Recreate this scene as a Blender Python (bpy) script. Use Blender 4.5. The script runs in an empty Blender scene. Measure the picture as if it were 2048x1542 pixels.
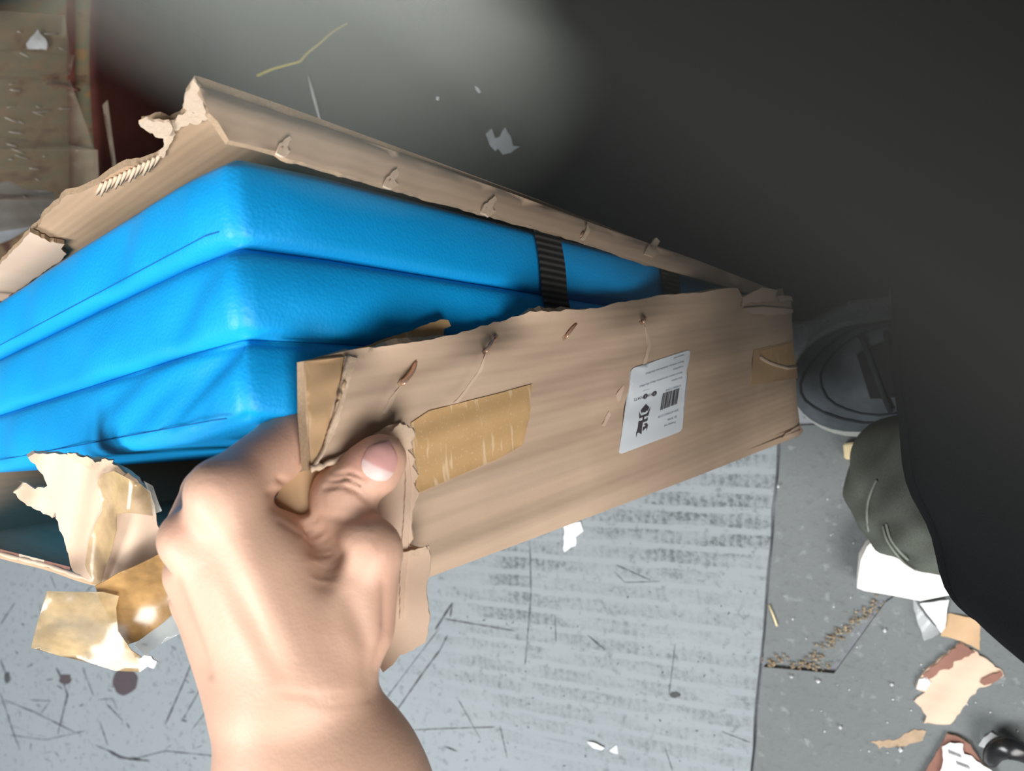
import bpy, bmesh, math, random
import numpy as np
from mathutils import Vector, Matrix
from mathutils.geometry import delaunay_2d_cdt

# ------------------------------------------------------------------ camera, world, lights
SC = bpy.context.scene
COL = SC.collection
FPX, CX, CY = 1506.0, 1024.0, 771.0          # focal length and centre in photograph pixels
TH = math.radians(27.0)                       # camera looks 27 degrees off straight down
H = 0.940                                     # camera height above the floor
CAM_R = Vector((math.cos(TH), 0, -math.sin(TH)))
CAM_U = Vector((0, 1, 0))
CAM_D = Vector((-math.sin(TH), 0, -math.cos(TH)))
CAM_P = Vector((0, 0, H))

cam = bpy.data.objects.new('camera', bpy.data.cameras.new('camera'))
COL.objects.link(cam)
cam.location = CAM_P
cam.rotation_euler = (0, TH, 0)
cam.data.sensor_width = 36.0
cam.data.lens = FPX / 2048 * 36.0
cam.data.clip_start = 0.002
cam.data.dof.use_dof = True
cam.data.dof.focus_distance = 0.44
cam.data.dof.aperture_fstop = 10.0
SC.camera = cam

world = bpy.data.worlds.new('world'); SC.world = world
world.use_nodes = True
world.node_tree.nodes['Background'].inputs[0].default_value = (0.80, 0.90, 1.0, 1)
world.node_tree.nodes['Background'].inputs[1].default_value = 0.13

def area_light(name, loc, target, sx, sy, watts, color):
    l = bpy.data.lights.new(name, 'AREA'); l.shape = 'RECTANGLE'
    l.size = sx; l.size_y = sy; l.energy = watts; l.color = color
    o = bpy.data.objects.new(name, l); COL.objects.link(o)
    o.location = loc
    o.rotation_euler = (Vector(target) - Vector(loc)).to_track_quat('-Z', 'Y').to_euler()
    return o
area_light('added_key_light', (1.9, -1.8, 2.3), (-0.2, 0.0, 0.3), 2.0, 1.7, 112, (1.0, 0.985, 0.96))  # unseen area light, placed to brighten the front panel and mat
area_light('added_left_light', (-1.2, -1.6, 2.9), (-0.2, -0.1, 0.2), 1.3, 1.3, 95, (0.97, 0.99, 1.0))  # unseen area light, added from the left to model the hand

SC.view_settings.view_transform = 'Standard'
SC.view_settings.look = 'None'
SC.view_settings.gamma = 1.0
SC.view_settings.use_curve_mapping = False
SC.view_settings.exposure = 0.38

# ------------------------------------------------------------------ helpers
RNG = random.Random(7)
def W(px, py, D):
    return CAM_P + CAM_R * ((px - CX) / FPX * D) + CAM_U * ((CY - py) / FPX * D) + CAM_D * D
def cam2w(v):                       # camera coords (x right, y up, z towards the viewer)
    return CAM_P + CAM_R * v[0] + CAM_U * v[1] - CAM_D * v[2]
def dirw(v):
    return CAM_R * v[0] + CAM_U * v[1] - CAM_D * v[2]
def floor_d(px, z=0.0):
    return (H - z) / (math.cos(TH) + (px - CX) / FPX * math.sin(TH))
def F(px, py, z=0.0):
    return W(px, py, floor_d(px, z))

def link(name, me, mats, parent=None):
    o = bpy.data.objects.new(name, me); COL.objects.link(o)
    for m in (mats if isinstance(mats, (list, tuple)) else [mats]):
        me.materials.append(m)
    if parent is not None:
        o.parent = parent
    return o
def tag(o, label=None, cat=None, group=None, kind=None):
    if label: o['label'] = label
    if cat: o['category'] = cat
    if group: o['group'] = group
    if kind: o['kind'] = kind
    return o
def empty(name, label, cat, group=None):
    o = bpy.data.objects.new(name, None); COL.objects.link(o)
    o.empty_display_size = 0.05
    return tag(o, label, cat, group)
def smooth(me):
    for p in me.polygons: p.use_smooth = True
def mesh(name, verts, faces, mats, parent=None, smoothed=True, uvs=None):
    me = bpy.data.meshes.new(name)
    me.from_pydata([tuple(v) for v in verts], [], faces)
    if smoothed: smooth(me)
    if uvs is not None:
        lay = me.uv_layers.new(name='UVMap')
        for lp in me.loops:
            lay.data[lp.index].uv = uvs[lp.vertex_index]
    me.update()
    return link(name, me, mats, parent)

def jag(pts, amp, seg, seed=0, closed=False):
    """Subdivide a pixel polyline and roughen it sideways."""
    r = random.Random(seed); out = []
    n = len(pts)
    for i in range(n if closed else n - 1):
        a = pts[i]; b = pts[(i + 1) % n]
        L = math.hypot(b[0] - a[0], b[1] - a[1]); k = max(1, int(L / seg))
        nx, ny = -(b[1] - a[1]) / max(L, 1e-6), (b[0] - a[0]) / max(L, 1e-6)
        for j in range(k):
            t = j / k; o = r.uniform(-amp, amp) if (j or i) else 0
            out.append((a[0] + (b[0] - a[0]) * t + nx * o, a[1] + (b[1] - a[1]) * t + ny * o))
    if not closed: out.append(pts[-1])
    return out

def sheet(name, outline, dfn, thick, mats, parent=None, step=20, uvax=None, sm=True):
    """A solid sheet with thickness: outline in pixels, depth from dfn(px,py)."""
    n = len(outline)
    xs = [p[0] for p in outline]; ys = [p[1] for p in outline]
    pts = [Vector(p) for p in outline]
    def inside(x, y):
        c = False; j = n - 1
        for i in range(n):
            xi, yi = outline[i]; xj, yj = outline[j]
            if (yi > y) != (yj > y) and x < (xj - xi) * (y - yi) / (yj - yi) + xi: c = not c
            j = i
        return c
    ox = np.array(xs); oy = np.array(ys)
    y = min(ys) + step * .5; row = 0
    while y < max(ys):
        x = min(xs) + (step * .5 if row % 2 else step * .25)
        while x < max(xs):
            if inside(x, y) and np.min((ox - x) ** 2 + (oy - y) ** 2) > (step * .45) ** 2:
                pts.append(Vector((x, y)))
            x += step
        y += step * .87; row += 1
    vs, es, fs, _, _, _ = delaunay_2d_cdt(pts, [], [list(range(n))], 1, 1e-5)
    top = [W(v[0], v[1], dfn(v[0], v[1])) for v in vs]
    fs = [list(f) for f in fs]
    nor = [Vector((0, 0, 0)) for _ in top]
    ff = []
    for f in fs:
        a, b, c = (top[i] for i in f[:3])
        nn = (b - a).cross(c - a)
        if nn.dot(CAM_P - a) < 0:
            f.reverse(); nn = -nn
        ff.append(f)
        for i in f: nor[i] += nn
    for q in nor:
        q.normalize()
    N = len(top)
    bot = [top[i] - nor[i] * thick for i in range(N)]
    cnt = {}
    for f in ff:
        for i in range(len(f)):
            e = (f[i], f[(i + 1) % len(f)])
            cnt[e] = 1
    faces = [tuple(f) for f in ff] + [tuple(N + i for i in reversed(f)) for f in ff]
    mi = [0] * len(ff) + [min(1, len(mats) - 1) if isinstance(mats, (list, tuple)) else 0] * len(ff)
    for (a, b) in list(cnt):
        if (b, a) not in cnt:
            faces.append((b, a, N + a, N + b)); mi.append(2 if isinstance(mats, (list, tuple)) and len(mats) > 2 else 0)
    verts = top + bot
    if uvax:
        uv = [(v.dot(uvax[0]), v.dot(uvax[1])) for v in verts]
    else:
        uv = [(v.x, v.y) for v in verts]
    o = mesh(name, verts, faces, mats, parent, sm, uv)
    o.data.polygons.foreach_set('material_index', mi)
    for e in o.data.polygons:
        if mi[e.index] == 2: e.use_smooth = False
    # keep sheet borders crisp
    bd = {(min(a, b), max(a, b)) for (a, b) in cnt if (b, a) not in cnt}
    sh = [tuple(sorted(e.vertices)) for e in o.data.edges]
    at = o.data.attributes.new('sharp_edge', 'BOOLEAN', 'EDGE')
    at.data.foreach_set('value', [(e in bd) or ((e[0] - N, e[1] - N) in bd) for e in sh])
    o.data.update()
    return o

def tube(name, pts, rad, mats, parent=None, sides=8, flat=1.0, closed=False, flatdir=None):
    pts = [Vector(p) for p in pts]
    n = len(pts); verts = []; faces = []
    ref = flatdir.normalized() if flatdir else None
    for i, p in enumerate(pts):
        t = ((pts[(i + 1) % n] if (closed or i + 1 < n) else pts[i]) - (pts[i - 1] if (closed or i) else pts[i])).normalized()
        r0 = ref or (Vector((0, 0, 1)) if abs(t.z) < .9 else Vector((1, 0, 0)))
        u = t.cross(r0).normalized(); v = u.cross(t).normalized()
        r = rad[i] if isinstance(rad, (list, tuple)) else rad
        for k in range(sides):
            a = 2 * math.pi * k / sides
            verts.append(p + u * (math.cos(a) * r) + v * (math.sin(a) * r * flat))
    for i in range(n if closed else n - 1):
        for k in range(sides):
            a = i * sides + k; b = i * sides + (k + 1) % sides
            c = ((i + 1) % n) * sides + (k + 1) % sides; d = ((i + 1) % n) * sides + k
            faces.append((a, b, c, d))
    if not closed:
        faces.append(tuple(range(sides - 1, -1, -1)))
        faces.append(tuple((n - 1) * sides + k for k in range(sides)))
    return mesh(name, verts, faces, mats, parent)

def catmull(pts, k=8):
    out = []; n = len(pts); P = [Vector(p) for p in pts]
    for i in range(n - 1):
        a = P[max(i - 1, 0)]; b = P[i]; c = P[i + 1]; d = P[min(i + 2, n - 1)]
        for j in range(k):
            t = j / k
            out.append(.5 * ((2 * b) + (c - a) * t + (2 * a - 5 * b + 4 * c - d) * t * t + (3 * b - 3 * c + d - a) * t ** 3))
    out.append(P[-1]); return out

def surface_nets(vol, org, h):
    """Isosurface (vol<0 inside) as verts and quads."""
    s = vol < 0
    nx, ny, nz = vol.shape
    c = np.zeros((nx - 1, ny - 1, nz - 1), np.int8)
    for i in (0, 1):
        for j in (0, 1):
            for k in (0, 1):
                c += s[i:nx - 1 + i, j:ny - 1 + j, k:nz - 1 + k]
    act = (c > 0) & (c < 8)
    idx = -np.ones(act.shape, np.int64)
    cells = np.argwhere(act); idx[act] = np.arange(len(cells))
    acc = np.zeros((len(cells), 3)); num = np.zeros(len(cells))
    cor = [(i, j, k) for i in (0, 1) for j in (0, 1) for k in (0, 1)]
    for a in range(8):
        for b in range(a + 1, 8):
            A = np.array(cor[a]); B = np.array(cor[b])
            if abs(A - B).sum() != 1: continue
            va = vol[tuple((cells + A).T)]; vb = vol[tuple((cells + B).T)]
            m = (va < 0) != (vb < 0)
            t = np.where(m, va / np.where(m, va - vb, 1), 0)
            acc += np.where(m[:, None], A + t[:, None] * (B - A), 0); num += m
    V = (cells + acc / num[:, None]) * h + np.array(org)
    faces = []
    for ax in range(3):
        o1, o2 = [(1, 2), (2, 0), (0, 1)][ax]
        sl0 = [slice(None)] * 3; sl1 = [slice(None)] * 3
        sl0[ax] = slice(0, -1); sl1[ax] = slice(1, None)
        a = s[tuple(sl0)]; b = s[tuple(sl1)]
        e = np.argwhere(a != b)
        e = e[(e[:, o1] > 0) & (e[:, o2] > 0) & (e[:, o1] < vol.shape[o1] - 1) & (e[:, o2] < vol.shape[o2] - 1)]
        d1 = np.zeros(3, int); d1[o1] = 1; d2 = np.zeros(3, int); d2[o2] = 1
        q = np.stack([idx[tuple((e - d1 - d2).T)], idx[tuple((e - d2).T)], idx[tuple(e.T)], idx[tuple((e - d1).T)]], 1)
        fl = a[tuple(e.T)]
        q[~fl] = q[~fl][:, ::-1]
        faces.append(q)
    return V, np.concatenate(faces)

def sdf_mesh(prims, h, k=0.008, pad=0.01):
    """prims: (ax,ay,az, bx,by,bz, ra, rb[, k]) tapered capsules, smoothly joined."""
    P = [np.array(p[:8], float) for p in prims]
    lo = np.min([np.minimum(p[:3] - p[6], p[3:6] - p[7]) for p in P], 0) - pad
    hi = np.max([np.maximum(p[:3] + p[6], p[3:6] + p[7]) for p in P], 0) + pad
    n = np.ceil((hi - lo) / h).astype(int) + 1
    vol = np.full(n, 0.05, np.float32)
    for p, raw in zip(P, prims):
        kk = raw[8] if len(raw) > 8 else k
        a, b = p[:3], p[3:6]
        m = 0.025
        l0 = np.maximum(((np.minimum(a - p[6], b - p[7]) - m - lo) / h).astype(int), 0)
        l1 = np.minimum(((np.maximum(a + p[6], b + p[7]) + m - lo) / h).astype(int) + 1, n)
        ax = [lo[i] + h * np.arange(l0[i], l1[i]) for i in range(3)]
        X, Y, Z = np.meshgrid(*ax, indexing='ij')
        ab = b - a; L2 = max(ab @ ab, 1e-9)
        t = np.clip(((X - a[0]) * ab[0] + (Y - a[1]) * ab[1] + (Z - a[2]) * ab[2]) / L2, 0, 1)
        d = np.sqrt((X - a[0] - t * ab[0]) ** 2 + (Y - a[1] - t * ab[1]) ** 2 + (Z - a[2] - t * ab[2]) ** 2) - (p[6] + t * (p[7] - p[6]))
        sl = tuple(slice(l0[i], l1[i]) for i in range(3))
        v = vol[sl]
        hh = np.maximum(kk - np.abs(v - d), 0) / kk
        vol[sl] = np.minimum(v, d) - hh * hh * kk * .25
    return surface_nets(vol, lo, h)

def subdiv(V, Fq):
    E = np.sort(np.concatenate([Fq[:, [i, (i + 1) % 4]] for i in range(4)]), 1)
    U, inv = np.unique(E, axis=0, return_inverse=True); inv = inv.reshape(4, -1).T
    n = len(V); m = len(U)
    V2 = np.concatenate([V, (V[U[:, 0]] + V[U[:, 1]]) / 2, V[Fq].mean(1)])
    e = n + inv; c = n + m + np.arange(len(Fq))
    return V2, np.concatenate([np.stack([Fq[:, i], e[:, i], c, e[:, i - 1]], 1) for i in range(4)])
def relax(V, Fq, it, lam=.5):
    e = np.concatenate([Fq[:, [0, 1]], Fq[:, [1, 2]], Fq[:, [2, 3]], Fq[:, [3, 0]]])
    e = np.concatenate([e, e[:, ::-1]])
    deg = np.bincount(e[:, 0], minlength=len(V)).clip(1)[:, None]
    for s in range(it):
        A = np.zeros_like(V)
        for c in range(3): A[:, c] = np.bincount(e[:, 0], V[e[:, 1], c], minlength=len(V))
        V = V + lam * (A / deg - V)
    return V
def vnormals(V, Fq):
    n = np.cross(V[Fq[:, 2]] - V[Fq[:, 0]], V[Fq[:, 3]] - V[Fq[:, 1]])
    N = np.zeros_like(V)
    for k in range(4):
        for c in range(3): N[:, c] += np.bincount(Fq[:, k], n[:, c], minlength=len(V))
    return N / np.maximum(np.linalg.norm(N, axis=1), 1e-12)[:, None]

# ------------------------------------------------------------------ materials
class NT:
    def __init__(s, name, rough=.6, spec=.3):
        s.m = bpy.data.materials.new(name); s.m.use_nodes = True
        s.t = s.m.node_tree; s.b = s.t.nodes['Principled BSDF']
        s.b.inputs['Roughness'].default_value = rough
        s.b.inputs['Specular IOR Level'].default_value = spec
        s.co = None
    def n(s, typ, **kw):
        nd = s.t.nodes.new(typ)
        for k, v in kw.items():
            if k.startswith('i_'): nd.inputs[k[2:].replace('_', ' ')].default_value = v
            else: setattr(nd, k, v)
        return nd
    def l(s, a, b): s.t.links.new(a, b)
    def coord(s, which='Object', scale=(1, 1, 1), rot=(0, 0, 0)):
        tc = s.n('ShaderNodeTexCoord'); mp = s.n('ShaderNodeMapping')
        mp.inputs['Scale'].default_value = scale; mp.inputs['Rotation'].default_value = rot
        s.l(tc.outputs[which], mp.inputs[0]); return mp.outputs[0]
    def noise(s, vec, scale, detail=4, rough=.55, dist=0):
        nd = s.n('ShaderNodeTexNoise'); nd.inputs['Scale'].default_value = scale
        nd.inputs['Detail'].default_value = detail; nd.inputs['Roughness'].default_value = rough
        nd.inputs['Distortion'].default_value = dist
        s.l(vec, nd.inputs['Vector']); return nd.outputs['Fac']
    def ramp(s, fac, stops):
        r = s.n('ShaderNodeValToRGB'); e = r.color_ramp.elements
        while len(e) < len(stops): e.new(.5)
        for i, (p, c) in enumerate(stops):
            e[i].position = p; e[i].color = (*c, 1) if len(c) == 3 else c
        s.l(fac, r.inputs[0]); return r.outputs[0]
    def mix(s, fac, a, b, mode='MIX'):
        x = s.n('ShaderNodeMix', data_type='RGBA', blend_type=mode)
        if isinstance(fac, (int, float)): x.inputs[0].default_value = fac
        else: s.l(fac, x.inputs[0])
        for k, v in ((6, a), (7, b)):
            if isinstance(v, tuple): x.inputs[k].default_value = (*v, 1) if len(v) == 3 else v
            else: s.l(v, x.inputs[k])
        return x.outputs[2]
    def math(s, op, a, b=None):
        x = s.n('ShaderNodeMath', operation=op)
        for k, v in ((0, a), (1, b)):
            if v is None: continue
            if isinstance(v, (int, float)): x.inputs[k].default_value = v
            else: s.l(v, x.inputs[k])
        return x.outputs[0]
    def color(s, c):
        if isinstance(c, tuple): s.b.inputs['Base Color'].default_value = (*c, 1)
        else: s.l(c, s.b.inputs['Base Color'])
    def bump(s, hgt, strength=.3, dist=.001, prev=None):
        b = s.n('ShaderNodeBump'); b.inputs['Strength'].default_value = strength
        b.inputs['Distance'].default_value = dist
        s.l(hgt, b.inputs['Height'])
        if prev is not None: s.l(prev, b.inputs['Normal'])
        s.l(b.outputs[0], s.b.inputs['Normal']); return b.outputs[0]

def cardboard(name, c1, c2, flute=True, rough=.75):
    t = NT(name, rough, .2)
    uv = t.coord('UV', (1, 1, 1))
    st = t.coord('UV', (2, 34, 1))
    a = t.noise(st, 1.6, 3); b = t.noise(uv, 900, 2); c = t.noise(uv, 14, 4)
    col = t.mix(t.ramp(a, [(.25, (0, 0, 0)), (.75, (1, 1, 1))]), c1, c2)
    col = t.mix(t.math('MULTIPLY', b, .22), col, tuple(v * .72 for v in c1))
    col = t.mix(t.ramp(c, [(.45, (0, 0, 0)), (.75, (.35, .35, .35))]), col, tuple(min(1, v * 1.18) for v in c2))
    t.color(col)
    if flute:
        w = t.n('ShaderNodeTexWave', bands_direction='Y'); w.inputs['Scale'].default_value = 55
        w.inputs['Distortion'].default_value = .6
        t.l(uv, w.inputs['Vector'])
        nb = t.bump(w.outputs['Fac'], .10, .0008)
        t.bump(a, .25, .003, nb)
    return t.m
M = {}
M['kraft'] = cardboard('kraft_cardboard', (.47, .335, .235), (.58, .425, .31))
M['kraft_in'] = cardboard('kraft_inner', (.42, .275, .17), (.50, .34, .22))
M['kraft_pale'] = cardboard('kraft_pale', (.58, .42, .305), (.69, .53, .41), False)
def plain(name, c, rough=.6, spec=.3, var=.2, scale=60, bump=0., bscale=200, coord='Object'):
    t = NT(name, rough, spec); v = t.coord(coord)
    t.color(t.mix(t.noise(v, scale, 4), tuple(x * (1 - var) for x in c), tuple(min(1, x * (1 + var)) for x in c)))
    if bump: t.bump(t.noise(v, bscale, 4), bump, .001)
    return t.m
M['pulp'] = plain('torn_paper_pulp', (.62, .47, .34), .9, .1, .18, 300, .3, 500)
M['flute_edge'] = plain('corrugated_edge', (.36, .25, .16), .9, .1, .35, 700)
M['blue'] = None
def blue_vinyl():
    t = NT('blue_leatherette', .48, .35)
    v = t.coord('Object')
    vo = t.n('ShaderNodeTexVoronoi', feature='SMOOTH_F1'); vo.inputs['Scale'].default_value = 620
    t.l(v, vo.inputs['Vector'])
    n2 = t.noise(v, 9, 3)
    t.color(t.mix(t.noise(v, 25, 3), (.002, .30, .70), (.003, .345, .77)))
    b = t.bump(vo.outputs['Distance'], .30, .0006)
    t.bump(n2, .25, .006, b)
    return t.m
M['blue'] = blue_vinyl()
M['seam'] = plain('seam_thread_blue', (.002, .12, .36), .6)
def webbing():
    t = NT('black_webbing', .7, .3); v = t.coord('UV')
    w = t.n('ShaderNodeTexWave', bands_direction='X'); w.inputs['Scale'].default_value = 75
    t.l(v, w.inputs['Vector'])
    t.color(t.mix(w.outputs['Fac'], (.008, .008, .009), (.055, .053, .05)))
    t.bump(w.outputs['Fac'], .8, .001); return t.m
M['web'] = webbing()
def skin():
    t = NT('skin', .5, .35); v = t.coord('Object')
    a = t.noise(v, 22, 4); b = t.noise(v, 420, 3)
    at = t.n('ShaderNodeAttribute', attribute_name='flush')
    col = t.mix(a, (.60, .36, .25), (.69, .445, .325))
    col = t.mix(at.outputs['Fac'], col, (.60, .26, .20))
    t.color(col)
    t.b.inputs['Subsurface Weight'].default_value = .12
    t.b.inputs['Subsurface Radius'].default_value = (.006, .0025, .0012)
    vo = t.n('ShaderNodeTexVoronoi'); vo.inputs['Scale'].default_value = 700
    t.l(v, vo.inputs['Vector'])
    nb = t.bump(vo.outputs['Distance'], .10, .0005)
    t.bump(t.noise(v, 160, 4), .12, .0012, nb)
    return t.m
M['skin'] = skin()
def nail():
    t = NT('thumbnail', .42, .4); v = t.coord('UV')
    sep = t.n('ShaderNodeSeparateXYZ'); t.l(v, sep.inputs[0])
    col = t.ramp(sep.outputs[1], [(.0, (.70, .50, .45)), (.28, (.72, .54, .50)), (.36, (.62, .32, .29)), (1.0, (.62, .33, .29))])
    t.color(col); return t.m
M['nail'] = nail()
def fabric(name, c, sc=900, var=.5):
    t = NT(name, .95, .05); v = t.coord('Object')
    a = t.noise(v, sc, 2); b = t.noise(v, 18, 4)
    col = t.mix(a, tuple(x * (1 - var) for x in c), tuple(x * (1 + var) for x in c))
    t.color(t.mix(t.math('MULTIPLY', b, .4), col, tuple(x * .6 for x in c)))
    t.bump(a, .5, .0006); return t.m
M['sleeve'] = fabric('charcoal_sleeve_cloth', (.027, .0275, .025))
M['shirt'] = fabric('black_shirt_cloth', (.0095, .010, .0115))
M['haze_cuff'] = fabric('pale_haze_cloth', (.74, .78, .71))  # pale colour stands in for bright haze close to the lens
M['denim'] = fabric('olive_denim', (.135, .148, .126))
M['thread'] = plain('olive_thread', (.24, .26, .22), .8)
def sheetpaint():
    t = NT('grey_painted_board', .62, .3); v = t.coord('Object')
    base = t.mix(t.noise(v, 5, 5), (.215, .245, .262), (.270, .298, .312))
    big = t.noise(v, 2.2, 3)
    # worn dark mottling
    sp = t.noise(v, 90, 5, .7)
    col = t.mix(t.ramp(sp, [(.56, (0, 0, 0)), (.68, (.8, .8, .8))]), base, (.125, .142, .15))
    # woven print dirt, stronger in a patch
    vx = t.coord('Object', (1, 1, 1), (0, 0, math.radians(-2)))
    w1 = t.n('ShaderNodeTexWave', bands_direction='X'); w1.inputs['Scale'].default_value = 30; w1.inputs['Distortion'].default_value = 5; w1.inputs['Detail Scale'].default_value = 5
    w2 = t.n('ShaderNodeTexWave', bands_direction='Y'); w2.inputs['Scale'].default_value = 13; w2.inputs['Distortion'].default_value = .7; w2.inputs['Detail Scale'].default_value = 3
    t.l(vx, w1.inputs['Vector']); t.l(vx, w2.inputs['Vector'])
    lin = t.ramp(w2.outputs['Fac'], [(.12, (0, 0, 0)), (.35, (1, 1, 1))])
    wv = t.math('MULTIPLY', t.math('ADD', t.math('MULTIPLY', w1.outputs['Fac'], .55), .45), lin)
    gp = t.n('ShaderNodeTexCoord')
    sm_ = t.noise(t.coord('Object', (1, 2.6, 1)), 14, 4, .65)
    fi = t.noise(v, 150, 4, .75)
    tot = None
    for (lx, ly, sx, sy, am) in ((-.20, -.16, .20, .10, 1.0), (-.46, -.26, .11, .22, .8), (-.30, -.36, .4, .18, .45)):
        mp = t.n('ShaderNodeMapping'); mp.vector_type = 'TEXTURE'
        mp.inputs['Location'].default_value = (lx, ly, 0); mp.inputs['Scale'].default_value = (sx, sy, 1)
        t.l(gp.outputs['Object'], mp.inputs[0])
        gr = t.n('ShaderNodeTexGradient', gradient_type='SPHERICAL'); t.l(mp.outputs[0], gr.inputs[0])
        g_ = t.math('MULTIPLY', t.math('POWER', gr.outputs['Fac'], .5), am)
        tot = g_ if tot is None else t.math('MAXIMUM', tot, g_)
    grit = t.math('MULTIPLY', t.ramp(sm_, [(.36, (0, 0, 0)), (.60, (1, 1, 1))]), t.ramp(fi, [(.34, (.1, .1, .1)), (.62, (1, 1, 1))]))
    pm = t.math('MULTIPLY', t.math('MULTIPLY', tot, grit), wv)
    col = t.mix(t.math('MINIMUM', t.math('MULTIPLY', pm, 1.7), .9), col, (.075, .088, .092))
    # long streaks
    st = t.noise(t.coord('Object', (2.2, 40, 1), (0, 0, .12)), 3.0, 4, .6)
    col = t.mix(t.ramp(st, [(.62, (0, 0, 0)), (.72, (.4, .4, .4))]), col, (.15, .168, .176))
    t.color(col); t.bump(sp, .15, .001)
    return t.m
M['board'] = sheetpaint()
def concrete(name, c1, c2, grain=110, amt=.7):
    t = NT(name, .9, .2); v = t.coord('Object')
    a = t.noise(v, 6, 6, .65); g = t.noise(v, grain, 4, .7)
    col = t.mix(a, c1, c2)
    col = t.mix(t.ramp(g, [(.55, (0, 0, 0)), (.75, (amt, amt, amt))]), col, tuple(x * .45 for x in c1))
    g2 = t.noise(v, grain * .6, 3)
    col = t.mix(t.ramp(g2, [(.62, (0, 0, 0)), (.74, (.6, .6, .6))]), col, tuple(min(1, x * 1.45) for x in c2))
    t.color(col); t.bump(g, .5, .002); return t.m
M['slab'] = concrete('worn_grey_slab', (.125, .136, .136), (.185, .20, .203), 130, .35)
M['gravel'] = concrete('rough_concrete', (.24, .25, .27), (.38, .39, .415), 150, .9)
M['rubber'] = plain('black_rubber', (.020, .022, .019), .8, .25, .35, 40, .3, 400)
M['scratch'] = plain('scratch_dark', (.065, .068, .073), .8, .2, .4, 200)
M['stain'] = plain('stain_purple_brown', (.075, .06, .066), .8, .2, .2, 200)
def tape(name, c, alpha, rough=.12, wr=60, var=True):
    t = NT(name, rough, .5); v = t.coord('Object')
    a = t.noise(v, wr, 4); b = t.noise(v, 380, 4, .7)
    if var: t.color(t.mix(t.ramp(a, [(.35, (0, 0, 0)), (.65, (1, 1, 1))]), tuple(x * .62 for x in c), tuple(min(1, x * 1.15) for x in c)))
    else: t.color(c)
    al = t.math('ADD', alpha, t.math('MULTIPLY', t.math('SUBTRACT', t.noise(v, wr * .6, 3), .5), 1.2 if var else .3))
    t.l(al, t.b.inputs['Alpha'])
    t.bump(t.noise(v, 30, 2, .5, 1.0), .08, .002)
    return t.m
M['tape'] = tape('amber_packing_tape', (.42, .245, .095), .88, .22)
M['tape_thin'] = tape('thin_amber_tape', (.56, .40, .20), .60, .18)
M['tape_clear'] = tape('clear_tape_film', (.75, .74, .66), .22, .08, 60, False)
def tape_flat():
    t = NT('tape_on_carton', .32, .4); v = t.coord('UV')
    a = t.noise(v, 60, 5, .6)
    sc = t.noise(t.coord('UV', (60, 9, 1), (0, 0, .5)), 3, 3)
    col = t.mix(a, (.50, .30, .13), (.58, .375, .19))
    col = t.mix(t.ramp(sc, [(.585, (0, 0, 0)), (.64, (.8, .8, .8))]), col, (.70, .51, .32))
    fl = t.noise(v, 500, 2, .7)
    col = t.mix(t.ramp(fl, [(.60, (0, 0, 0)), (.68, (.6, .6, .6))]), col, (.66, .48, .29))
    t.color(col); return t.m
M['tape_flat'] = tape_flat()
M['tape_edge'] = plain('tape_over_board_end', (.50, .325, .18), .45, .35, .14, 60)
M['paper'] = plain('white_paper', (.86, .87, .88), .8, .2, .04, 40)
M['paper_crumple'] = plain('crumpled_paper', (.62, .64, .65), .8, .2, .12, 120, .5, 150)
M['label'] = plain('label_paper', (.72, .76, .80), .5, .3, .03, 30)
M['ink'] = plain('label_ink', (.075, .065, .07), .6, .2, .05)
M['ink_grey'] = plain('label_ink_grey', (.27, .28, .31), .6, .2, .05)
def copper():
    t = NT('copper_staple', .3, .5); t.color((.68, .43, .31)); t.b.inputs['Metallic'].default_value = .6; return t.m
M['copper'] = copper()
def maroon():
    t = NT('maroon_printed_carton', .5, .3); v = t.coord('Object')
    a = t.noise(v, 7, 5, .6); s = t.noise(t.coord('Object', (6, 1, 1)), 9, 4)
    col = t.mix(t.ramp(a, [(.35, (0, 0, 0)), (.7, (1, 1, 1))]), (.040, .017, .013), (.150, .042, .030))
    col = t.mix(t.ramp(s, [(.58, (0, 0, 0)), (.75, (.6, .6, .6))]), col, (.14, .070, .036))
    t.color(col); t.bump(s, .4, .004); return t.m
M['maroon'] = maroon()
def browntop():
    t = NT('brown_carton_top', .5, .3); v = t.coord('Object')
    n = t.noise(t.coord('Object', (1, 2.5, 1)), 12, 4, .6)
    t.color(t.ramp(n, [(.30, (.060, .026, .020)), (.45, (.15, .10, .055)), (.58, (.105, .10, .062)), (.70, (.19, .105, .045))]))
    t.bump(n, .5, .004); return t.m
M['browntop'] = browntop()
M['wraptape'] = tape('wrinkled_clear_tape', (.42, .34, .25), .30, .10, 40, False)
M['tape_glint'] = plain('tape_glint_ridge', (.42, .38, .32), .12, .8, .1, 30)  # pale colour paints the highlights on the wrinkled tape
M['foil'] = plain('silver_label', (.62, .65, .68), .3, .5, .25, 30, .3, 60)
M['foam'] = plain('white_foam', (.90, .89, .84), .8, .2, .03, 60, .2, 200)
M['film'] = tape('clear_plastic_film', (.85, .88, .90), .18, .06, 50, False)
M['wood'] = plain('pale_wood', (.72, .60, .36), .7, .2, .15, 40)
M['straw'] = plain('yellow_straw', (.42, .33, .06), .7, .2, .2, 80)
M['sliver'] = plain('grey_sliver', (.36, .36, .34), .7, .2, .2, 80)
M['brown'] = plain('brown_printed_board', (.25, .125, .095), .75, .2, .25, 40)
M['blackplastic'] = plain('black_plastic', (.012, .012, .013), .25, .5, .2, 40)
M['suede'] = plain('grey_suede', (.085, .097, .108), .9, .1, .45, 55, .5, 500)
M['suede_dark'] = plain('dark_suede', (.028, .032, .036), .9, .1, .4, 60, .5, 500)
M['sole'] = plain('pale_rubber_sole', (.40, .41, .38), .8, .2, .15, 60)
M['lace'] = plain('black_lace', (.010, .010, .011), .8, .2, .3, 200)

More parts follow.
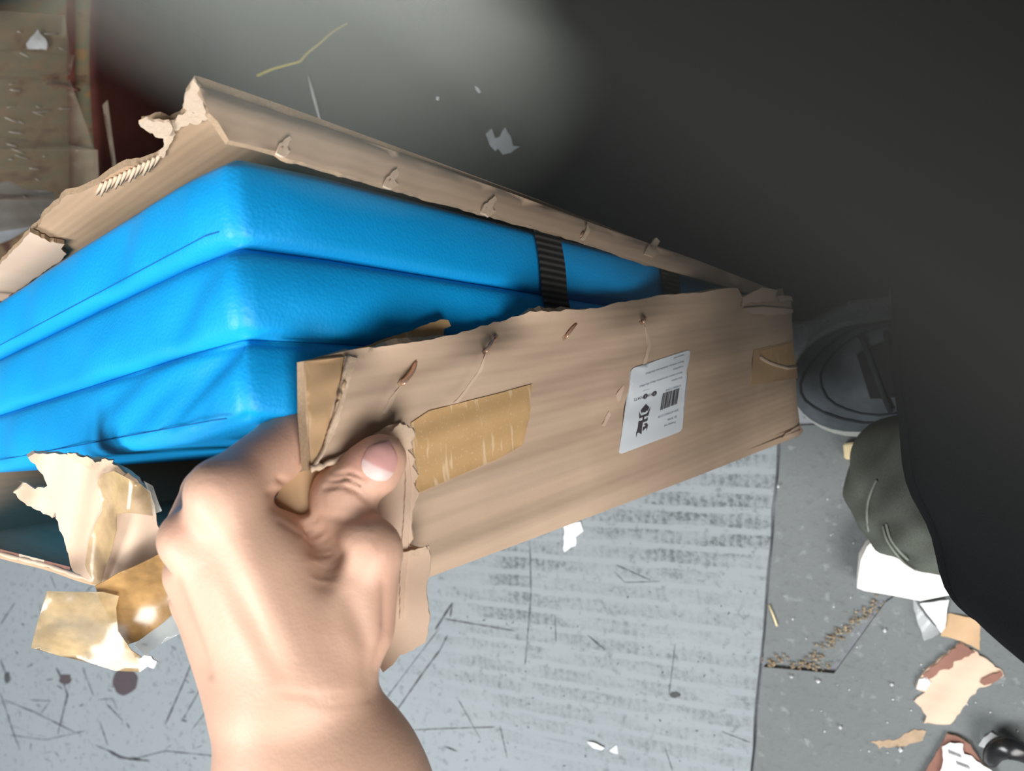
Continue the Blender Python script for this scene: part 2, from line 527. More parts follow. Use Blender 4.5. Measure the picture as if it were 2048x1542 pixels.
# ------------------------------------------------------------------ the floor
def poly_floor(name, pts, z, th, mat, parent=None):
    """flat plate from world XY points"""
    n = len(pts); v = [(x, y, z) for x, y in pts] + [(x, y, z - th) for x, y in pts]
    f = [tuple(range(n)), tuple(range(2 * n - 1, n - 1, -1))] + [(i, n + i, n + (i + 1) % n, (i + 1) % n) for i in range(n)]
    ar = sum(pts[i][0] * pts[(i + 1) % n][1] - pts[(i + 1) % n][0] * pts[i][1] for i in range(n))
    if ar < 0: f = [tuple(reversed(q)) for q in f]
    return mesh(name, v, f, mat, parent, False)
def fxy(px, py, z=0.0):
    p = F(px, py, z); return (p.x, p.y)
floor = poly_floor('floor', [(-5, -4), (3, -4), (3, 4), (-5, 4)], 0.0, .05, M['gravel'])
tag(floor, kind='structure')
e0 = fxy(1556, 880, .008); e1 = fxy(1500, 1542, .008)
def edge_x(y):
    return e0[0] + (e1[0] - e0[0]) * (y - e0[1]) / (e1[1] - e0[1])
board = poly_floor('floor_board', [(-4.5, -.004), (-4.5, -3.0), (edge_x(-3.0), -3.0)] +
                   [(edge_x(y) + RNG.uniform(-.0012, .0012), y) for y in np.linspace(-.9, -.004, 26)], .008, .007, M['board'], floor)
board['label'] = 'large pale grey scratched floor board'
wb_ = poly_floor('wall_back', [(-4.95, -4), (-4.85, -4), (-4.85, 4), (-4.95, 4)], 4.0, 4.0, M['slab'])
tag(wb_, kind='structure')
s0 = fxy(1566, 852, .003)
slabA = poly_floor('floor_slab', [s0, fxy(1720, 846, .003), fxy(2100, 835, .003), fxy(2100, 960, .003), fxy(1762, 1198, .003), fxy(1660, 1338, .003), fxy(1526, 1326, .003)], .003, .003, M['slab'], floor)
slabB = poly_floor('floor_slab', [fxy(1527, 1334, .006), fxy(1668, 1347, .006), fxy(1770, 1206, .006), fxy(2130, 950, .006), (1.2, -.1), (1.2, -1.5), (edge_x(-1.5) + .004, -1.5), (edge_x(-.5) + .004, -.5)], .006, .006, M['slab'], floor)
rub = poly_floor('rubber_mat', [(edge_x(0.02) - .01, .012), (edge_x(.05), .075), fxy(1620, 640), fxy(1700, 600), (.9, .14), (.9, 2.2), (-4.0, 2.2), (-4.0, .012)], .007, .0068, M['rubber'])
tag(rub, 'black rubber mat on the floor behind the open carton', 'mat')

# scratches and stains worn into the board
def decal_strip(pts_px, w, z=.0083, seed=1, amp=.4):
    r = random.Random(seed); P = []
    for i in range(len(pts_px) - 1):
        a, b = pts_px[i], pts_px[i + 1]
        k = max(2, int(math.hypot(b[0] - a[0], b[1] - a[1]) / 7))
        for j in range(k):
            t = j / k; P.append((a[0] + (b[0] - a[0]) * t, a[1] + (b[1] - a[1]) * t))
    P.append(pts_px[-1])
    L, Rr = [], []
    for i, (x, y) in enumerate(P):
        q = P[min(i + 1, len(P) - 1)]; o = P[max(i - 1, 0)]
        dx, dy = q[0] - o[0], q[1] - o[1]; l = math.hypot(dx, dy) or 1
        ww = w * (.35 + r.random() * amp * 2) * (.3 if i in (0, len(P) - 1) else 1)
        L.append(F(x - dy / l * ww, y + dx / l * ww, z)); Rr.append(F(x + dy / l * ww, y - dx / l * ww, z))
    return L, Rr
sv, sf = [], []
lines = [([(390, 1310), (365, 1370), (330, 1450)], 1.7), ([(405, 1370), (365, 1440)], 1.4), ([(430, 1400), (385, 1458)], 1.0),
         ([(0, 1385), (12, 1420), (28, 1470), (40, 1500)], 1.2), ([(8, 1400), (70, 1425), (110, 1445), (150, 1465)], 1.3),
         ([(112, 1335), (125, 1360), (135, 1390), (125, 1430), (115, 1470)], 2.0), ([(165, 1335), (187, 1392)], 1.1),
         ([(195, 1400), (225, 1397), (235, 1420)], 1.2), ([(213, 1408), (245, 1441)], 1.6), ([(200, 1445), (215, 1490)], 1.4),
         ([(190, 1490), (260, 1520), (330, 1502), (430, 1512)], 1.2), ([(215, 1500), (240, 1515), (300, 1522)], 3.0),
         ([(80, 1430), (100, 1402), (60, 1400)], 1.0), ([(20, 1470), (90, 1480), (170, 1462)], .9), ([(0, 1250), (30, 1205)], 1.2),
         ([(165, 1190), (190, 1167)], 1.4), ([(100, 1150), (112, 1178)], 1.0), ([(0, 1320), (20, 1365)], 1.4),
         ([(780, 1440), (850, 1340), (880, 1300), (895, 1270)], 1.8), ([(770, 1400), (830, 1320), (880, 1255)], 1.1),
         ([(890, 1238), (960, 1250), (1030, 1262)], 1.3), ([(870, 1260), (905, 1205), (900, 1235)], 2.5),
         ([(795, 1462), (870, 1458), (990, 1454)], 1.0), ([(917, 1400), (962, 1480)], .9), ([(1000, 1452), (1014, 1515)], 1.1),
         ([(890, 1493), (915, 1503)], 1.6), ([(1330, 1495), (1345, 1542)], 1.0), ([(1232, 1130), (1300, 1160)], 1.2), ([(1227, 1142), (1250, 1165), (1320, 1163)], 1.0),
         ([(1350, 1290), (1338, 1390)], .9), ([(1443, 1463), (1500, 1485)], 1.1), ([(1175, 1270), (1210, 1300)], 2.2),
         ([(1060, 1090), (1062, 1190), (1050, 1330)], 1.2), ([(1110, 1230), (1112, 1285)], .9)]
r = random.Random(3)
for i in range(150):
    x = r.choice([r.uniform(0, 420), r.uniform(800, 1480)]); y = r.uniform(1180, 1540)
    if x > 800 and y < 1160 + (1480 - x) * .1: continue
    a = r.uniform(0, math.pi); l = r.uniform(2, 7 if x > 800 else 16)
    lines.append(([(x, y), (x + math.cos(a) * l * .5 + 1, y + math.sin(a) * l * .5), (x + math.cos(a) * l, y + math.sin(a) * l)], r.uniform(.6, 1.6)))
for i, (pp, w) in enumerate(lines):
    L, Rr = decal_strip(pp, w, seed=i)
    b = len(sv); sv += L + Rr; n = len(L)
    for j in range(n - 1): sf.append((b + j, b + j + 1, b + n + j + 1, b + n + j))
o = mesh('scratches', sv, sf, M['scratch'], board, False); o['kind'] = 'stuff'
def blob(px, py, rx, ry, mat, name, z, parent, seed=0, n=22, amp=.18):
    r = random.Random(seed); v = []
    for k in range(n):
        a = 2 * math.pi * k / n; s = 1 + r.uniform(-amp, amp)
        v.append(F(px + math.cos(a) * rx * s, py + math.sin(a) * ry * s, z))
    return mesh(name, v, [tuple(range(n))], mat, parent, False)
blob(250, 1362, 26, 28, M['stain'], 'stain', .0086, board, 4, amp=.08)
blob(130, 1358, 12, 10, M['stain'], 'stain', .0087, board, 5)
blob(1350, 1390, 10, 6, M['scratch'], 'stain', .0087, board, 6)
blob(14, 1355, 6, 12, M['scratch'], 'stain', .0087, board, 8)

# ------------------------------------------------------------------ the folded blue mat
ac = Vector((-.741, -.120, -.660)); bc = Vector((.666, -.0144, -.7455)); cc = ac.cross(bc).normalized()
bc = cc.cross(ac).normalized()
MA, MB_, MC = dirw(ac), dirw(bc), dirw(cc)         # along the top face, down the front face, across the stack
P0c = Vector((-.1236, .1032, -.33)); P0 = cam2w(P0c)
LA, LB, TP = .40, .585, .0413
def matp(s, t, c): return P0 + MA * s + MB_ * t + MC * c

folding = empty('folding_mat', 'bright blue folded gym mat standing inside the torn open carton', 'gym mat')
folding.location = matp(LA / 2, LB, .06)
def to_local(o, par):
    o.parent = par; o.matrix_parent_inverse = Matrix.Translation(-par.location)
    return o

def crease(s, c, p0, p1, w):
    dx, dy = p1[0] - p0[0], p1[1] - p0[1]; L2 = dx * dx + dy * dy
    t = max(0, min(1, ((s - p0[0]) * dx + (c - p0[1]) * dy) / L2))
    d = math.hypot(s - p0[0] - t * dx, c - p0[1] - t * dy)
    return math.exp(-(d / w) ** 2) * math.sin(math.pi * min(1, .12 + t * .88)) ** .5
def mat_panel(i):
    nA, nB, nC = 64, 88, 14
    c0, c1 = i * TP, (i + 1) * TP
    verts = []; faces = []; idx = {}
    rad = .0065
    def pos(s, t, c):
        p = [s, t, c]; lo = (0, 0, c0 - .0006); hi = (LA, LB, c1 + .0006)
        q = [min(max(p[k], lo[k] + rad), hi[k] - rad) for k in range(3)]
        d = Vector([p[k] - q[k] for k in range(3)])
        if d.length > 1e-9: d = d.normalized() * rad
        r_ = Vector(q) + d
        u = (c - c0) / TP
        bul = math.sin(math.pi * min(1, max(0, u))) ** .7
        wob = .0012 * math.sin(s * 37 + i * 2) + .0008 * math.sin(s * 83 + t * 31 + i)
        if s < 1e-6:      # front face
            r_[0] -= .0030 * bul * min(1, t / .03) + wob * bul
            if i == 1: r_[0] += .0045 * crease(t, c, (.03, c1 - .004), (.16, c0 + .018), .012) - .0035 * crease(t, c, (.05, c1 - .006), (.20, c0 + .022), .011)
            if i == 2: r_[0] += .003 * crease(t, c, (.02, c0 + .004), (.10, c1 - .01), .010)
        if t < 1e-6:      # top face
            r_[1] -= .0034 * bul * min(1, s / .03) + wob * bul
            if i == 2:
                for (q0, q1, w, am) in (((.005, c0 + .002), (.075, c1 - .006), .0060, .0040), ((.012, c0 + .003), (.12, c1 - .010), .0075, .0030), ((.10, c0 + .004), (.19, c1 - .012), .009, .0024), ((.03, c1 - .016), (.045, c1 - .004), .005, .002)):
                    r_[1] += am * crease(s, c, q0, q1, w)
            if i == 1:
                r_[1] += .0022 * crease(s, c, (.02, c0 + .01), (.07, c1 - .006), .010) + .0016 * crease(s, c, (.13, c0 + .008), (.2, c1 - .01), .012)
            if i == 0: r_[1] += .0015 * crease(s, c, (.1, c0 + .008), (.13, c1 - .008), .012)
        # soft front corner sags a little where panels meet
        if s < .05 and t < .05:
            k = (1 - s / .05) * (1 - t / .05)
            r_[0] += .004 * k * (1 - bul); r_[1] += .004 * k * (1 - bul)
        # upper panel lifts away from the next one towards the back
        if i == 0: r_[2] -= .0022 * min(1, s / .15)
        if i == 2 and s < .06 and t < .06: r_[2] -= .006 * max(0, (u - .6)) * (1 - s / .06) * (1 - t / .06) * 2.5
        return matp(*r_)
    def vid(a, b, c):
        k = (a, b, c)
        if k not in idx:
            # denser towards the visible corner
            s = LA * (a / nA) ** 1.25; t = LB * (b / nB) ** 1.25
            idx[k] = len(verts); verts.append(pos(s, t, c0 + TP * c / nC))
        return idx[k]
    for a in range(nA):
        for c in range(nC):
            faces.append((vid(a, 0, c), vid(a, 0, c + 1), vid(a + 1, 0, c + 1), vid(a + 1, 0, c)))
            faces.append((vid(a, nB, c), vid(a + 1, nB, c), vid(a + 1, nB, c + 1), vid(a, nB, c + 1)))
    for b in range(nB):
        for c in range(nC):
            faces.append((vid(0, b, c), vid(0, b + 1, c), vid(0, b + 1, c + 1), vid(0, b, c + 1)))
            faces.append((vid(nA, b, c), vid(nA, b, c + 1), vid(nA, b + 1, c + 1), vid(nA, b + 1, c)))
    for a in range(nA):
        for b in range(nB):
            faces.append((vid(a, b, 0), vid(a + 1, b, 0), vid(a + 1, b + 1, 0), vid(a, b + 1, 0)))
            faces.append((vid(a, b, nC), vid(a, b + 1, nC), vid(a + 1, b + 1, nC), vid(a + 1, b, nC)))
    o = mesh('mat_panel', verts, faces, M['blue'])
    bm = bmesh.new(); bm.from_mesh(o.data); bmesh.ops.recalc_face_normals(bm, faces=bm.faces[:]); bm.to_mesh(o.data); bm.free()
    to_local(o, folding)
    return o
panels = [mat_panel(i) for i in range(3)]
def seam(pan, pts, rad, name='seam'):
    o = tube(name, pts, rad, M['seam'], None, 6)
    to_local(o, folding); o.parent = pan; o.matrix_parent_inverse = Matrix.Identity(4)
    return o
for pan, c, off in ((panels[0], TP - .0075, .0022), (panels[2], TP * 3 - .007, .0026)):
    pts = [matp(s, -off - .0004 + (.002 if s < .02 else 0), c) for s in np.linspace(.012, LA - .02, 40)]
    # short stitches
    for k in range(0, 39):
        pass
    seam(pan, pts, .00028)
def strap(t0, skew):
    n = 24; v = []; uv = []; f = []
    path = []
    for c in np.linspace(-.001, TP * 3 + .001, n):
        u = (c / TP) % 1.0
        path.append((-.0042 - .0016 * math.sin(math.pi * u), c))
    for k, (s, c) in enumerate(path):
        tt = t0 + skew * c
        for j, (w, dz) in enumerate(((-.0125, 0), (.0125, 0), (.0125, -.0014), (-.0125, -.0014))):
            v.append(matp(s + dz, tt + w, c)); uv.append((c, w))
    for k in range(n - 1):
        for j in range(4):
            f.append((k * 4 + j, k * 4 + (j + 1) % 4, k * 4 + 4 + (j + 1) % 4, k * 4 + 4 + j))
    # the strap turns over both edges of the stack
    o = mesh('strap', v, f, M['web'], None, False, uv)
    o['label'] = 'black ribbed webbing strap'
    to_local(o, folding)
strap(.213, .07); strap(.366, .02)

# ------------------------------------------------------------------ the torn carton
carton = empty('carton', 'torn open kraft cardboard carton with a white shipping label and staples', 'cardboard box')
carton.location = matp(.2, .60, .06)
KR = [M['kraft'], M['kraft_in'], M['flute_edge']]
KI = [M['kraft_in'], M['kraft'], M['flute_edge']]
def part(o, sub=None):
    to_local(o, carton)
    if sub is not None:
        o.parent = sub; o.matrix_parent_inverse = Matrix.Identity(4)
    return o
def ray(px, py): return Vector(((px - CX) / FPX, (CY - py) / FPX, -1))
def d_faceB(off):
    k = P0c.dot(ac) - off
    return lambda px, py: k / ray(px, py).dot(ac)
def d_side(px, py):
    u = min(1, max(0, (px - 400) / 1100)); dl = .025 + (.009 - .025) * u
    return (P0c.dot(cc) - dl) / ray(px, py).dot(cc)
# far side wall with its torn upper edge
torn = [(390, 168), (372, 195), (372, 212), (382, 214), (360, 238), (340, 246), (322, 240), (300, 244), (282, 250), (300, 266), (330, 272),
        (338, 290), (322, 312), (290, 325), (245, 336), (205, 360), (196, 372), (166, 384), (130, 390), (118, 408), (98, 424), (66, 462), (30, 500), (0, 540)]
torn = torn[:1] + jag(torn[1:], 2.5, 9, 11)
side = part(sheet('side_panel', torn + [(-40, 576), (-10, 640), (300, 440), (470, 400), (900, 500), (1500, 610), (1540, 592), (1200, 455), (800, 308), (560, 224), (405, 172)], d_side, .0038, KI, None, 24, (MA, MB_)))
# paler torn plies along that edge
def d_off(fn, o): return lambda x, y: fn(x, y) - o
def ply(name, pts, fn, off, mats, sub, step=10, th=.0012, amp=1.5, sd=1):
    return part(sheet(name, jag(pts, amp, 6, sd, True), d_off(fn, off), th, mats, None, step), sub)
ply('torn_ply', [(390, 164), (372, 192), (366, 216), (386, 226), (404, 240), (416, 238), (408, 205), (402, 180)], d_side, .006, [M['pulp']], side, 8, .0015, 2.5, 2)
ply('torn_ply', [(404, 236), (380, 222), (352, 240), (338, 252), (352, 262), (380, 246), (400, 250)], d_side, .004, [M['pulp']], side, 8, .0013, 3, 3)
ply('torn_ply', [(338, 244), (300, 240), (276, 248), (292, 264), (318, 274), (340, 276), (344, 258)], d_side, .007, [M['pulp']], side, 8, .0013, 3.5, 4)
ply('torn_ply', [(346, 262), (328, 276), (330, 296), (316, 312), (326, 316), (340, 290), (352, 268)], d_side, .003, [M['pulp']], side, 8, .002, 2, 5)
# open flutes
fv = []
for k in range(13):
    x0 = 318 - k * 9.5; y0 = 312 + k * 4.6
    p = [W(x0, y0, d_side(x0, y0) - .003), W(x0 - 12, y0 + 22 + (k % 3) * 3, d_side(x0 - 12, y0 + 22) - .0005)]
    part(tube('flute', p, [.0010, .0008], M['pulp'], None, 6), side)
# folded lower-left piece of the same wall
ply('torn_flap', [(60, 464), (100, 484), (128, 488), (122, 498), (133, 508), (120, 522), (-40, 632), (-60, 580), (0, 528), (40, 488)], d_side, .012, [M['kraft_pale'], M['kraft_in'], M['flute_edge']], side, 14, .003, 1.2, 9)

# stapled tab along the front edge
fold = [(395, 168), (560, 222), (800, 305), (1000, 378), (1200, 452), (1400, 522), (1550, 580)]
low = [(1490, 585), (1310, 533), (1165, 481), (975, 428), (780, 375), (566, 314)]
low = low[:1] + jag(low[1:], 1.4, 12, 21)
def d_tab(px, py):
    # rolls over towards the side wall at the fold
    t = (px - 395) / 1155; yf = 168 + t * 412 - 14 * math.sin(math.pi * min(1, max(0, t)))
    d = max(0, py - yf); k = max(0, 1 - d / 26)
    return d_faceB(.0118)(px, py) + .012 * k * k + .0012 * math.sin(px * .06 + py * .02)
tab = part(sheet('stapled_tab', fold + low + [(556, 304), (500, 290), (458, 281), (436, 244), (418, 226), (408, 200)], d_tab, .0036, KR, None, 16, (MB_, MC)))
for k, (x, y) in enumerate(((567, 292), (782, 358), (977, 412), (1168, 466), (1303, 494))):
    ply('staple_tear', [(x - 14, y + 14), (x - 7, y - 4), (x + 12, y - 20), (x + 17, y - 12), (x + 8, y + 2), (x + 16, y + 12), (x + 2, y + 20)] if k != 3 else [(x - 5, y + 12), (x + 3, y - 4), (x + 8, y - 22), (x + 12, y - 18), (x + 11, y), (x + 2, y + 14)], d_tab, .0022, [M['pulp']], tab, 8, .0016, 2, 30 + k)
    part(tube('staple', [W(x - 10, y + 12, d_tab(x, y) - .0016), W(x - 5, y + 4, d_tab(x, y) - .0030), W(x, y - 2, d_tab(x, y) - .001)], .0008, M['copper'], None, 6), tab)

# front panel pulled open by the hand
w1, w2, w3 = 1 / .325, 1 / .742, 1 / .752
gx = np.linalg.solve(np.array([[970, -130], [20, 280]]), np.array([w2 - w1, w3 - w2]))
def d_front0(px, py): return 1 / (w1 + gx[0] * (px - 610) + gx[1] * (py - 720))
hx0, hy0, hx1, hy1 = 790, 1178, 1602, 868
hl = math.hypot(hx1 - hx0, hy1 - hy0)
def hinge_dist(px, py): return ((hx1 - hx0) * (hy0 - py) - (hx0 - px) * (hy1 - hy0)) / hl
def d_front(px, py):
    d = hinge_dist(px, py); D = d_front0(px, py)
    wv = (math.sin(hinge_dist(px, py) * .055 + px * .004) + .6 * math.sin(d * .11 + 1.3)) * .0011 * D / .5
    k = max(0, 1 - d / 36)
    bend = .011 * k * k * D
    # crumples running from the staples
    cr = 0
    for (xa, ya, xb, yb, w, am) in ((800, 760, 715, 880, 9, .0022), (985, 690, 905, 800, 8, .0020), (1290, 640, 1290, 735, 9, .0016), (1240, 775, 1200, 850, 7, .0014)):
        t = max(0, min(1, ((px - xa) * (xb - xa) + (py - ya) * (yb - ya)) / ((xb - xa) ** 2 + (yb - ya) ** 2)))
        e = math.hypot(px - xa - t * (xb - xa), py - ya - t * (yb - ya))
        cr += am * math.exp(-(e / w) ** 2)
    top = max(0, 1 - (py - (735 - (px - 610) * .145)) / 40)
    return D + wv + bend - cr + .004 * top * top * math.sin(px * .021)
FU = (W(1580, 590, .742) - W(610, 720, .325)).normalized()
FVv = (W(1602, 868, .752) - W(1580, 590, .742)).normalized()
topedge = jag([(700, 700), (800, 688), (900, 672), (1000, 642), (1060, 624), (1180, 618), (1250, 603), (1340, 589), (1400, 584), (1476, 576)], 2.2, 12, 41)
front_out = [(610, 722), (640, 714)] + topedge + [(1484, 592), (1500, 588), (1522, 576), (1560, 592), (1583, 594), (1584, 640), (1590, 720), (1594, 800), (1602, 866), (1592, 874)] + \
    [(1400, 950), (1100, 1064), (860, 1154), (796, 1176), (800, 1000), (798, 890), (797, 855), (740, 886), (680, 916), (620, 941), (612, 830)]
front = part(sheet('front_panel', front_out, d_front, .0042, KR, None, 13, (FU, FVv)))
front['label'] = 'pulled-open front panel'
fpart = lambda o: part(o, front)
# brown tape left over the board end, and the peeled liner edge
fpart(sheet('tape_strip', [(611, 724), (688, 714), (680, 760), (668, 800), (655, 860), (640, 900), (622, 938), (618, 880), (613, 800)], d_off(d_front, .0012), .0008, [M['tape_edge']], None, 10, (FU, FVv)))
pl = catmull([W(x, y, d_front(x, y) - .0026) for x, y in ((697, 712), (688, 750), (684, 790), (672, 830), (656, 870), (648, 900), (626, 934))], 6)
fpart(tube('peeled_edge', pl, [.0007 + .0006 * abs(math.sin(i * 1.7)) for i in range(len(pl))], M['pulp'], None, 8, .6))
fpart(sheet('peeled_edge', jag([(690, 712), (716, 716), (708, 735), (690, 800), (672, 860), (652, 900), (660, 860), (676, 800), (686, 750)], 2, 7, 51, True), d_off(d_front, .0020), .0014, [M['pulp']], None, 9, (FU, FVv)))
for x, y in ((690, 762), (682, 784)):
    fpart(tube('flute', [W(x, y, d_front(x, y) - .0045), W(x - 4, y + 14, d_front(x, y) - .0045)], .0009, M['flute_edge'], None, 6))
# crack with crushed flutes under the peeled liner
pl = [(x, y) for x, y in ((622, 938), (660, 926), (700, 908), (740, 886), (780, 862), (806, 850))]
pl = jag(pl, 3, 7, 61)
fpart(tube('torn_ridge', [W(x, y, d_front(x, y) - .0030) for x, y in pl], [.0010 + .0010 * random.Random(i).random() for i in range(len(pl))], M['pulp'], None, 6))
fpart(sheet('crack', jag([(624, 934), (660, 918), (720, 888), (790, 850), (800, 858), (740, 886), (680, 916), (630, 944)], 1.5, 8, 62, True), d_off(d_front, .0008), .0005, [M['flute_edge']], None, 10))
# inner ply sticking up behind the staple edge
fpart(sheet('torn_flap', jag([(690, 704), (790, 672), (880, 640), (898, 640), (902, 652), (890, 658), (886, 690), (800, 714), (700, 730)], 1.5, 9, 71, True), lambda x, y: d_front0(x, y) + .006 + .00008 * (730 - y), .0036, [M['tape_flat'], M['kraft_in'], M['flute_edge']], None, 12, (FU, FVv)))
# staples and the torn holes they left
for (x0, y0, x1, y1, big) in ((830, 726, 802, 768, 1), (994, 672, 970, 704, 0), (1152, 648, 1130, 676, 0), (1292, 636, 1285, 645, 0)):
    n = 8; pts = []
    for i in range(n + 1):
        t = i / n; x = x0 + (x1 - x0) * t + (6 * math.sin(math.pi * t) if big else 0); y = y0 + (y1 - y0) * t
        pts.append(W(x, y, d_front(x, y) - .0004 - .0030 * math.sin(math.pi * t) ** .6))
    s = fpart(tube('staple', pts, .0017 if big else .0011, M['copper'], None, 8, .5))
    s['label'] = 'copper staple'
    fpart(sheet('staple_hole', jag([(x0 + 3, y0 - 2), (x1 + 6, y1 - 2), (x1 - 3, y1 + 6), (x1 - 6, y1 - 1), (x0 - 4, y0 + 3)], .6, 6, 7, True), d_off(d_front, .0003), .0004, [M['flute_edge']], None, 8))
for i, pp in enumerate(([(800, 772), (782, 796), (765, 826), (772, 828), (790, 798)], [(972, 706), (958, 740), (930, 780), (908, 806), (916, 806), (942, 772), (966, 738)], [(1290, 650), (1296, 690), (1284, 735), (1290, 736), (1303, 690)], [(1248, 768), (1232, 790), (1238, 806), (1248, 780)], [(1218, 822), (1204, 850), (1210, 852), (1222, 830)])):
    fpart(sheet('crease', jag(pp, .8, 7, 80 + i, True), d_off(d_front, .0006), .0004, [M['kraft_pale']], None, 9))
# crushed far corner
for i, pp in enumerate(([(1486, 594), (1500, 588), (1524, 574), (1556, 580), (1548, 600), (1500, 606), (1484, 612)], [(1556, 592), (1584, 592), (1586, 600), (1560, 604)], [(1490, 616), (1530, 612), (1588, 618), (1586, 626), (1540, 630), (1500, 626)], [(1572, 866), (1600, 850), (1606, 860), (1598, 872), (1566, 876)])):
    fpart(sheet('torn_ply', jag(pp, 1.5, 8, 90 + i, True), d_off(d_front, .004), .0014, [M['kraft_pale'], M['kraft_in'], M['flute_edge']], None, 10))
# tape patches
fpart(sheet('tape_patch', [(822, 846), (858, 822), (1000, 786), (1064, 768), (1060, 830), (1046, 890), (1000, 916), (920, 950), (832, 988), (836, 940), (826, 900)], d_off(d_front, .0009), .0005, [M['tape_flat']], None, 12, (FU, FVv)))
fpart(sheet('tape_patch', [(1508, 700), (1586, 682), (1596, 756), (1502, 770)], d_off(d_front, .0009), .0005, [M['tape_edge']], None, 12, (FU, FVv)))
fpart(sheet('tape_patch', [(1519, 702), (1586, 684), (1592, 728), (1560, 734), (1530, 716)], d_off(d_front, .0018), .0005, [M['tape_flat']], None, 12, (FU, FVv)))
fpart(tube('tape_ridge', [W(x, y, d_front(x, y) - .0022) for x, y in ((1520, 714), (1536, 724), (1552, 730), (1575, 736), (1592, 734))], .0016, M['kraft_pale'], None, 6))

# label
LQ = {(0, 0): (1381, 699), (1, 0): (1263, 737), (0, 1): (1364, 862), (1, 1): (1239, 909)}
def lq(lx, ly):
    a, b, c, d = LQ[0, 0], LQ[1, 0], LQ[0, 1], LQ[1, 1]
    return tuple(a[i] * (1 - lx) * (1 - ly) + b[i] * lx * (1 - ly) + c[i] * (1 - lx) * ly + d[i] * lx * ly for i in (0, 1))
def lq_inv(px, py):
    x, y = .5, .5
    for _ in range(25):
        p = lq(x, y); e = 1e-4; q = lq(x + e, y); r_ = lq(x, y + e)
        J = np.array([[(q[0] - p[0]) / e, (r_[0] - p[0]) / e], [(q[1] - p[1]) / e, (r_[1] - p[1]) / e]])
        dx = np.linalg.solve(J, [px - p[0], py - p[1]]); x += dx[0]; y += dx[1]
    return x, y
rc = []
for (ux, uy, a0) in ((.06, .04, 180), (.94, .04, 270), (.94, .96, 0), (.06, .96, 90)):
    for k in range(5):
        a = math.radians(a0 + k * 22.5); rc.append(lq(ux + .06 * math.cos(a), uy + .04 * math.sin(a)))
label = fpart(sheet('shipping_label', rc, d_off(d_front, .0010), .0006, [M['label']], None, 9, (FU, FVv)))
label['label'] = 'white printed shipping label'
def lpt(lx, ly, off=.00145):
    x, y = lq(lx, ly); return W(x, y, d_front(x, y) - off)
# all print on the label is joined in two meshes: dark and grey ink
ink = {'ink': ([], []), 'ink_grey': ([], [])}
def ink_poly(which, pts, off=.00150):
    v, f = ink[which]; b = len(v)
    tri = delaunay_2d_cdt([Vector(p) for p in pts], [], [list(range(len(pts)))], 1, 1e-6)
    v += [lpt(q[0], q[1], off) for q in tri[0]]
    f += [tuple(b + i for i in q) for q in tri[2]]
def ink_text(which, txt, lx, ly, size, asp=.62):
    """text whose baseline starts at (lx,ly); size is a share of the label height"""
    cu = bpy.data.curves.new('t', 'FONT'); cu.body = txt; cu.size = 1.0; cu.resolution_u = 2
    o = bpy.data.objects.new('t', cu); COL.objects.link(o)
    me = o.to_mesh(); v, f = ink[which]; b = len(v)
    # label is about 65 mm wide and 95 mm high
    for q in me.vertices: v.append(lpt(lx + q.co.x * size * asp * 1.45, ly + q.co.y * size))
    f += [tuple(b + i for i in p.vertices) for p in me.polygons]
    o.to_mesh_clear(); bpy.data.objects.remove(o); bpy.data.curves.remove(cu)
def at_px(x, y): return lq_inv(x, y)
for txt, (x, y), sz in (('waterproof', (1369, 708), .030), ('fitness mattress foldable blue 60x200x5', (1368, 721), .031), ('waterdicht', (1367, 731), .030),
                        ('fitness matras opvouwbaar blauw 60x200x5', (1365, 743), .031), ('Description', (1365, 753), .030)):
    u, v = at_px(x, y); ink_text('ink_grey', txt, u, v, sz * 1.12, .80)
for txt, (x, y), sz in (('8 720365 512738', (1362, 769), .030), ('EAN 8720365512738', (1357, 818), .032), ('ID: 90940', (1354, 831), .032), ('Training mat', (1352, 842), .032)):
    u, v = at_px(x, y); ink_text('ink_grey', txt, u, v, sz * 1.15, .70)
# barcode
r = random.Random(12); c00 = at_px(1359, 776); c10 = at_px(1326, 787); c01 = at_px(1354, 808); c11 = at_px(1320, 821)
x = 0.0
while x < .97:
    w = r.choice((.012, .02, .03)); x1 = min(1, x + w)
    g = lambda t, s: tuple(c00[i] * (1 - t) * (1 - s) + c10[i] * t * (1 - s) + c01[i] * (1 - t) * s + c11[i] * t * s for i in (0, 1))
    ink_poly('ink', [g(x, 0), g(x1, 0), g(x1, 1), g(x, 1)]); x = x1 + r.choice((.014, .02, .03))
# word mark with two round letters
u0, v0 = at_px(1309, 787); u1, v1 = at_px(1273, 798)
def disc(u, v, ru, rv): return [(u + ru * math.cos(a), v + rv * math.sin(a)) for a in np.linspace(0, 2 * math.pi, 18, endpoint=False)]
def wm(t): return (u0 + (u1 - u0) * t, v0 + (v1 - v0) * t)
for t, ch in ((.0, 'V'), (.50, 'S')):
    u, v = wm(t); v += .002
    ink_poly('ink', disc(u, v, .040, .030), .00148)
ink_text('ink', 'IKING', wm(.10)[0], wm(.10)[1] - .016, .046, .80)
ink_text('ink', 'PORTS', wm(.60)[0], wm(.60)[1] - .016, .046, .80)
uu, vv = at_px(1300, 777); ink_text('ink_grey', 'a sports company', uu, vv, .018, .62)
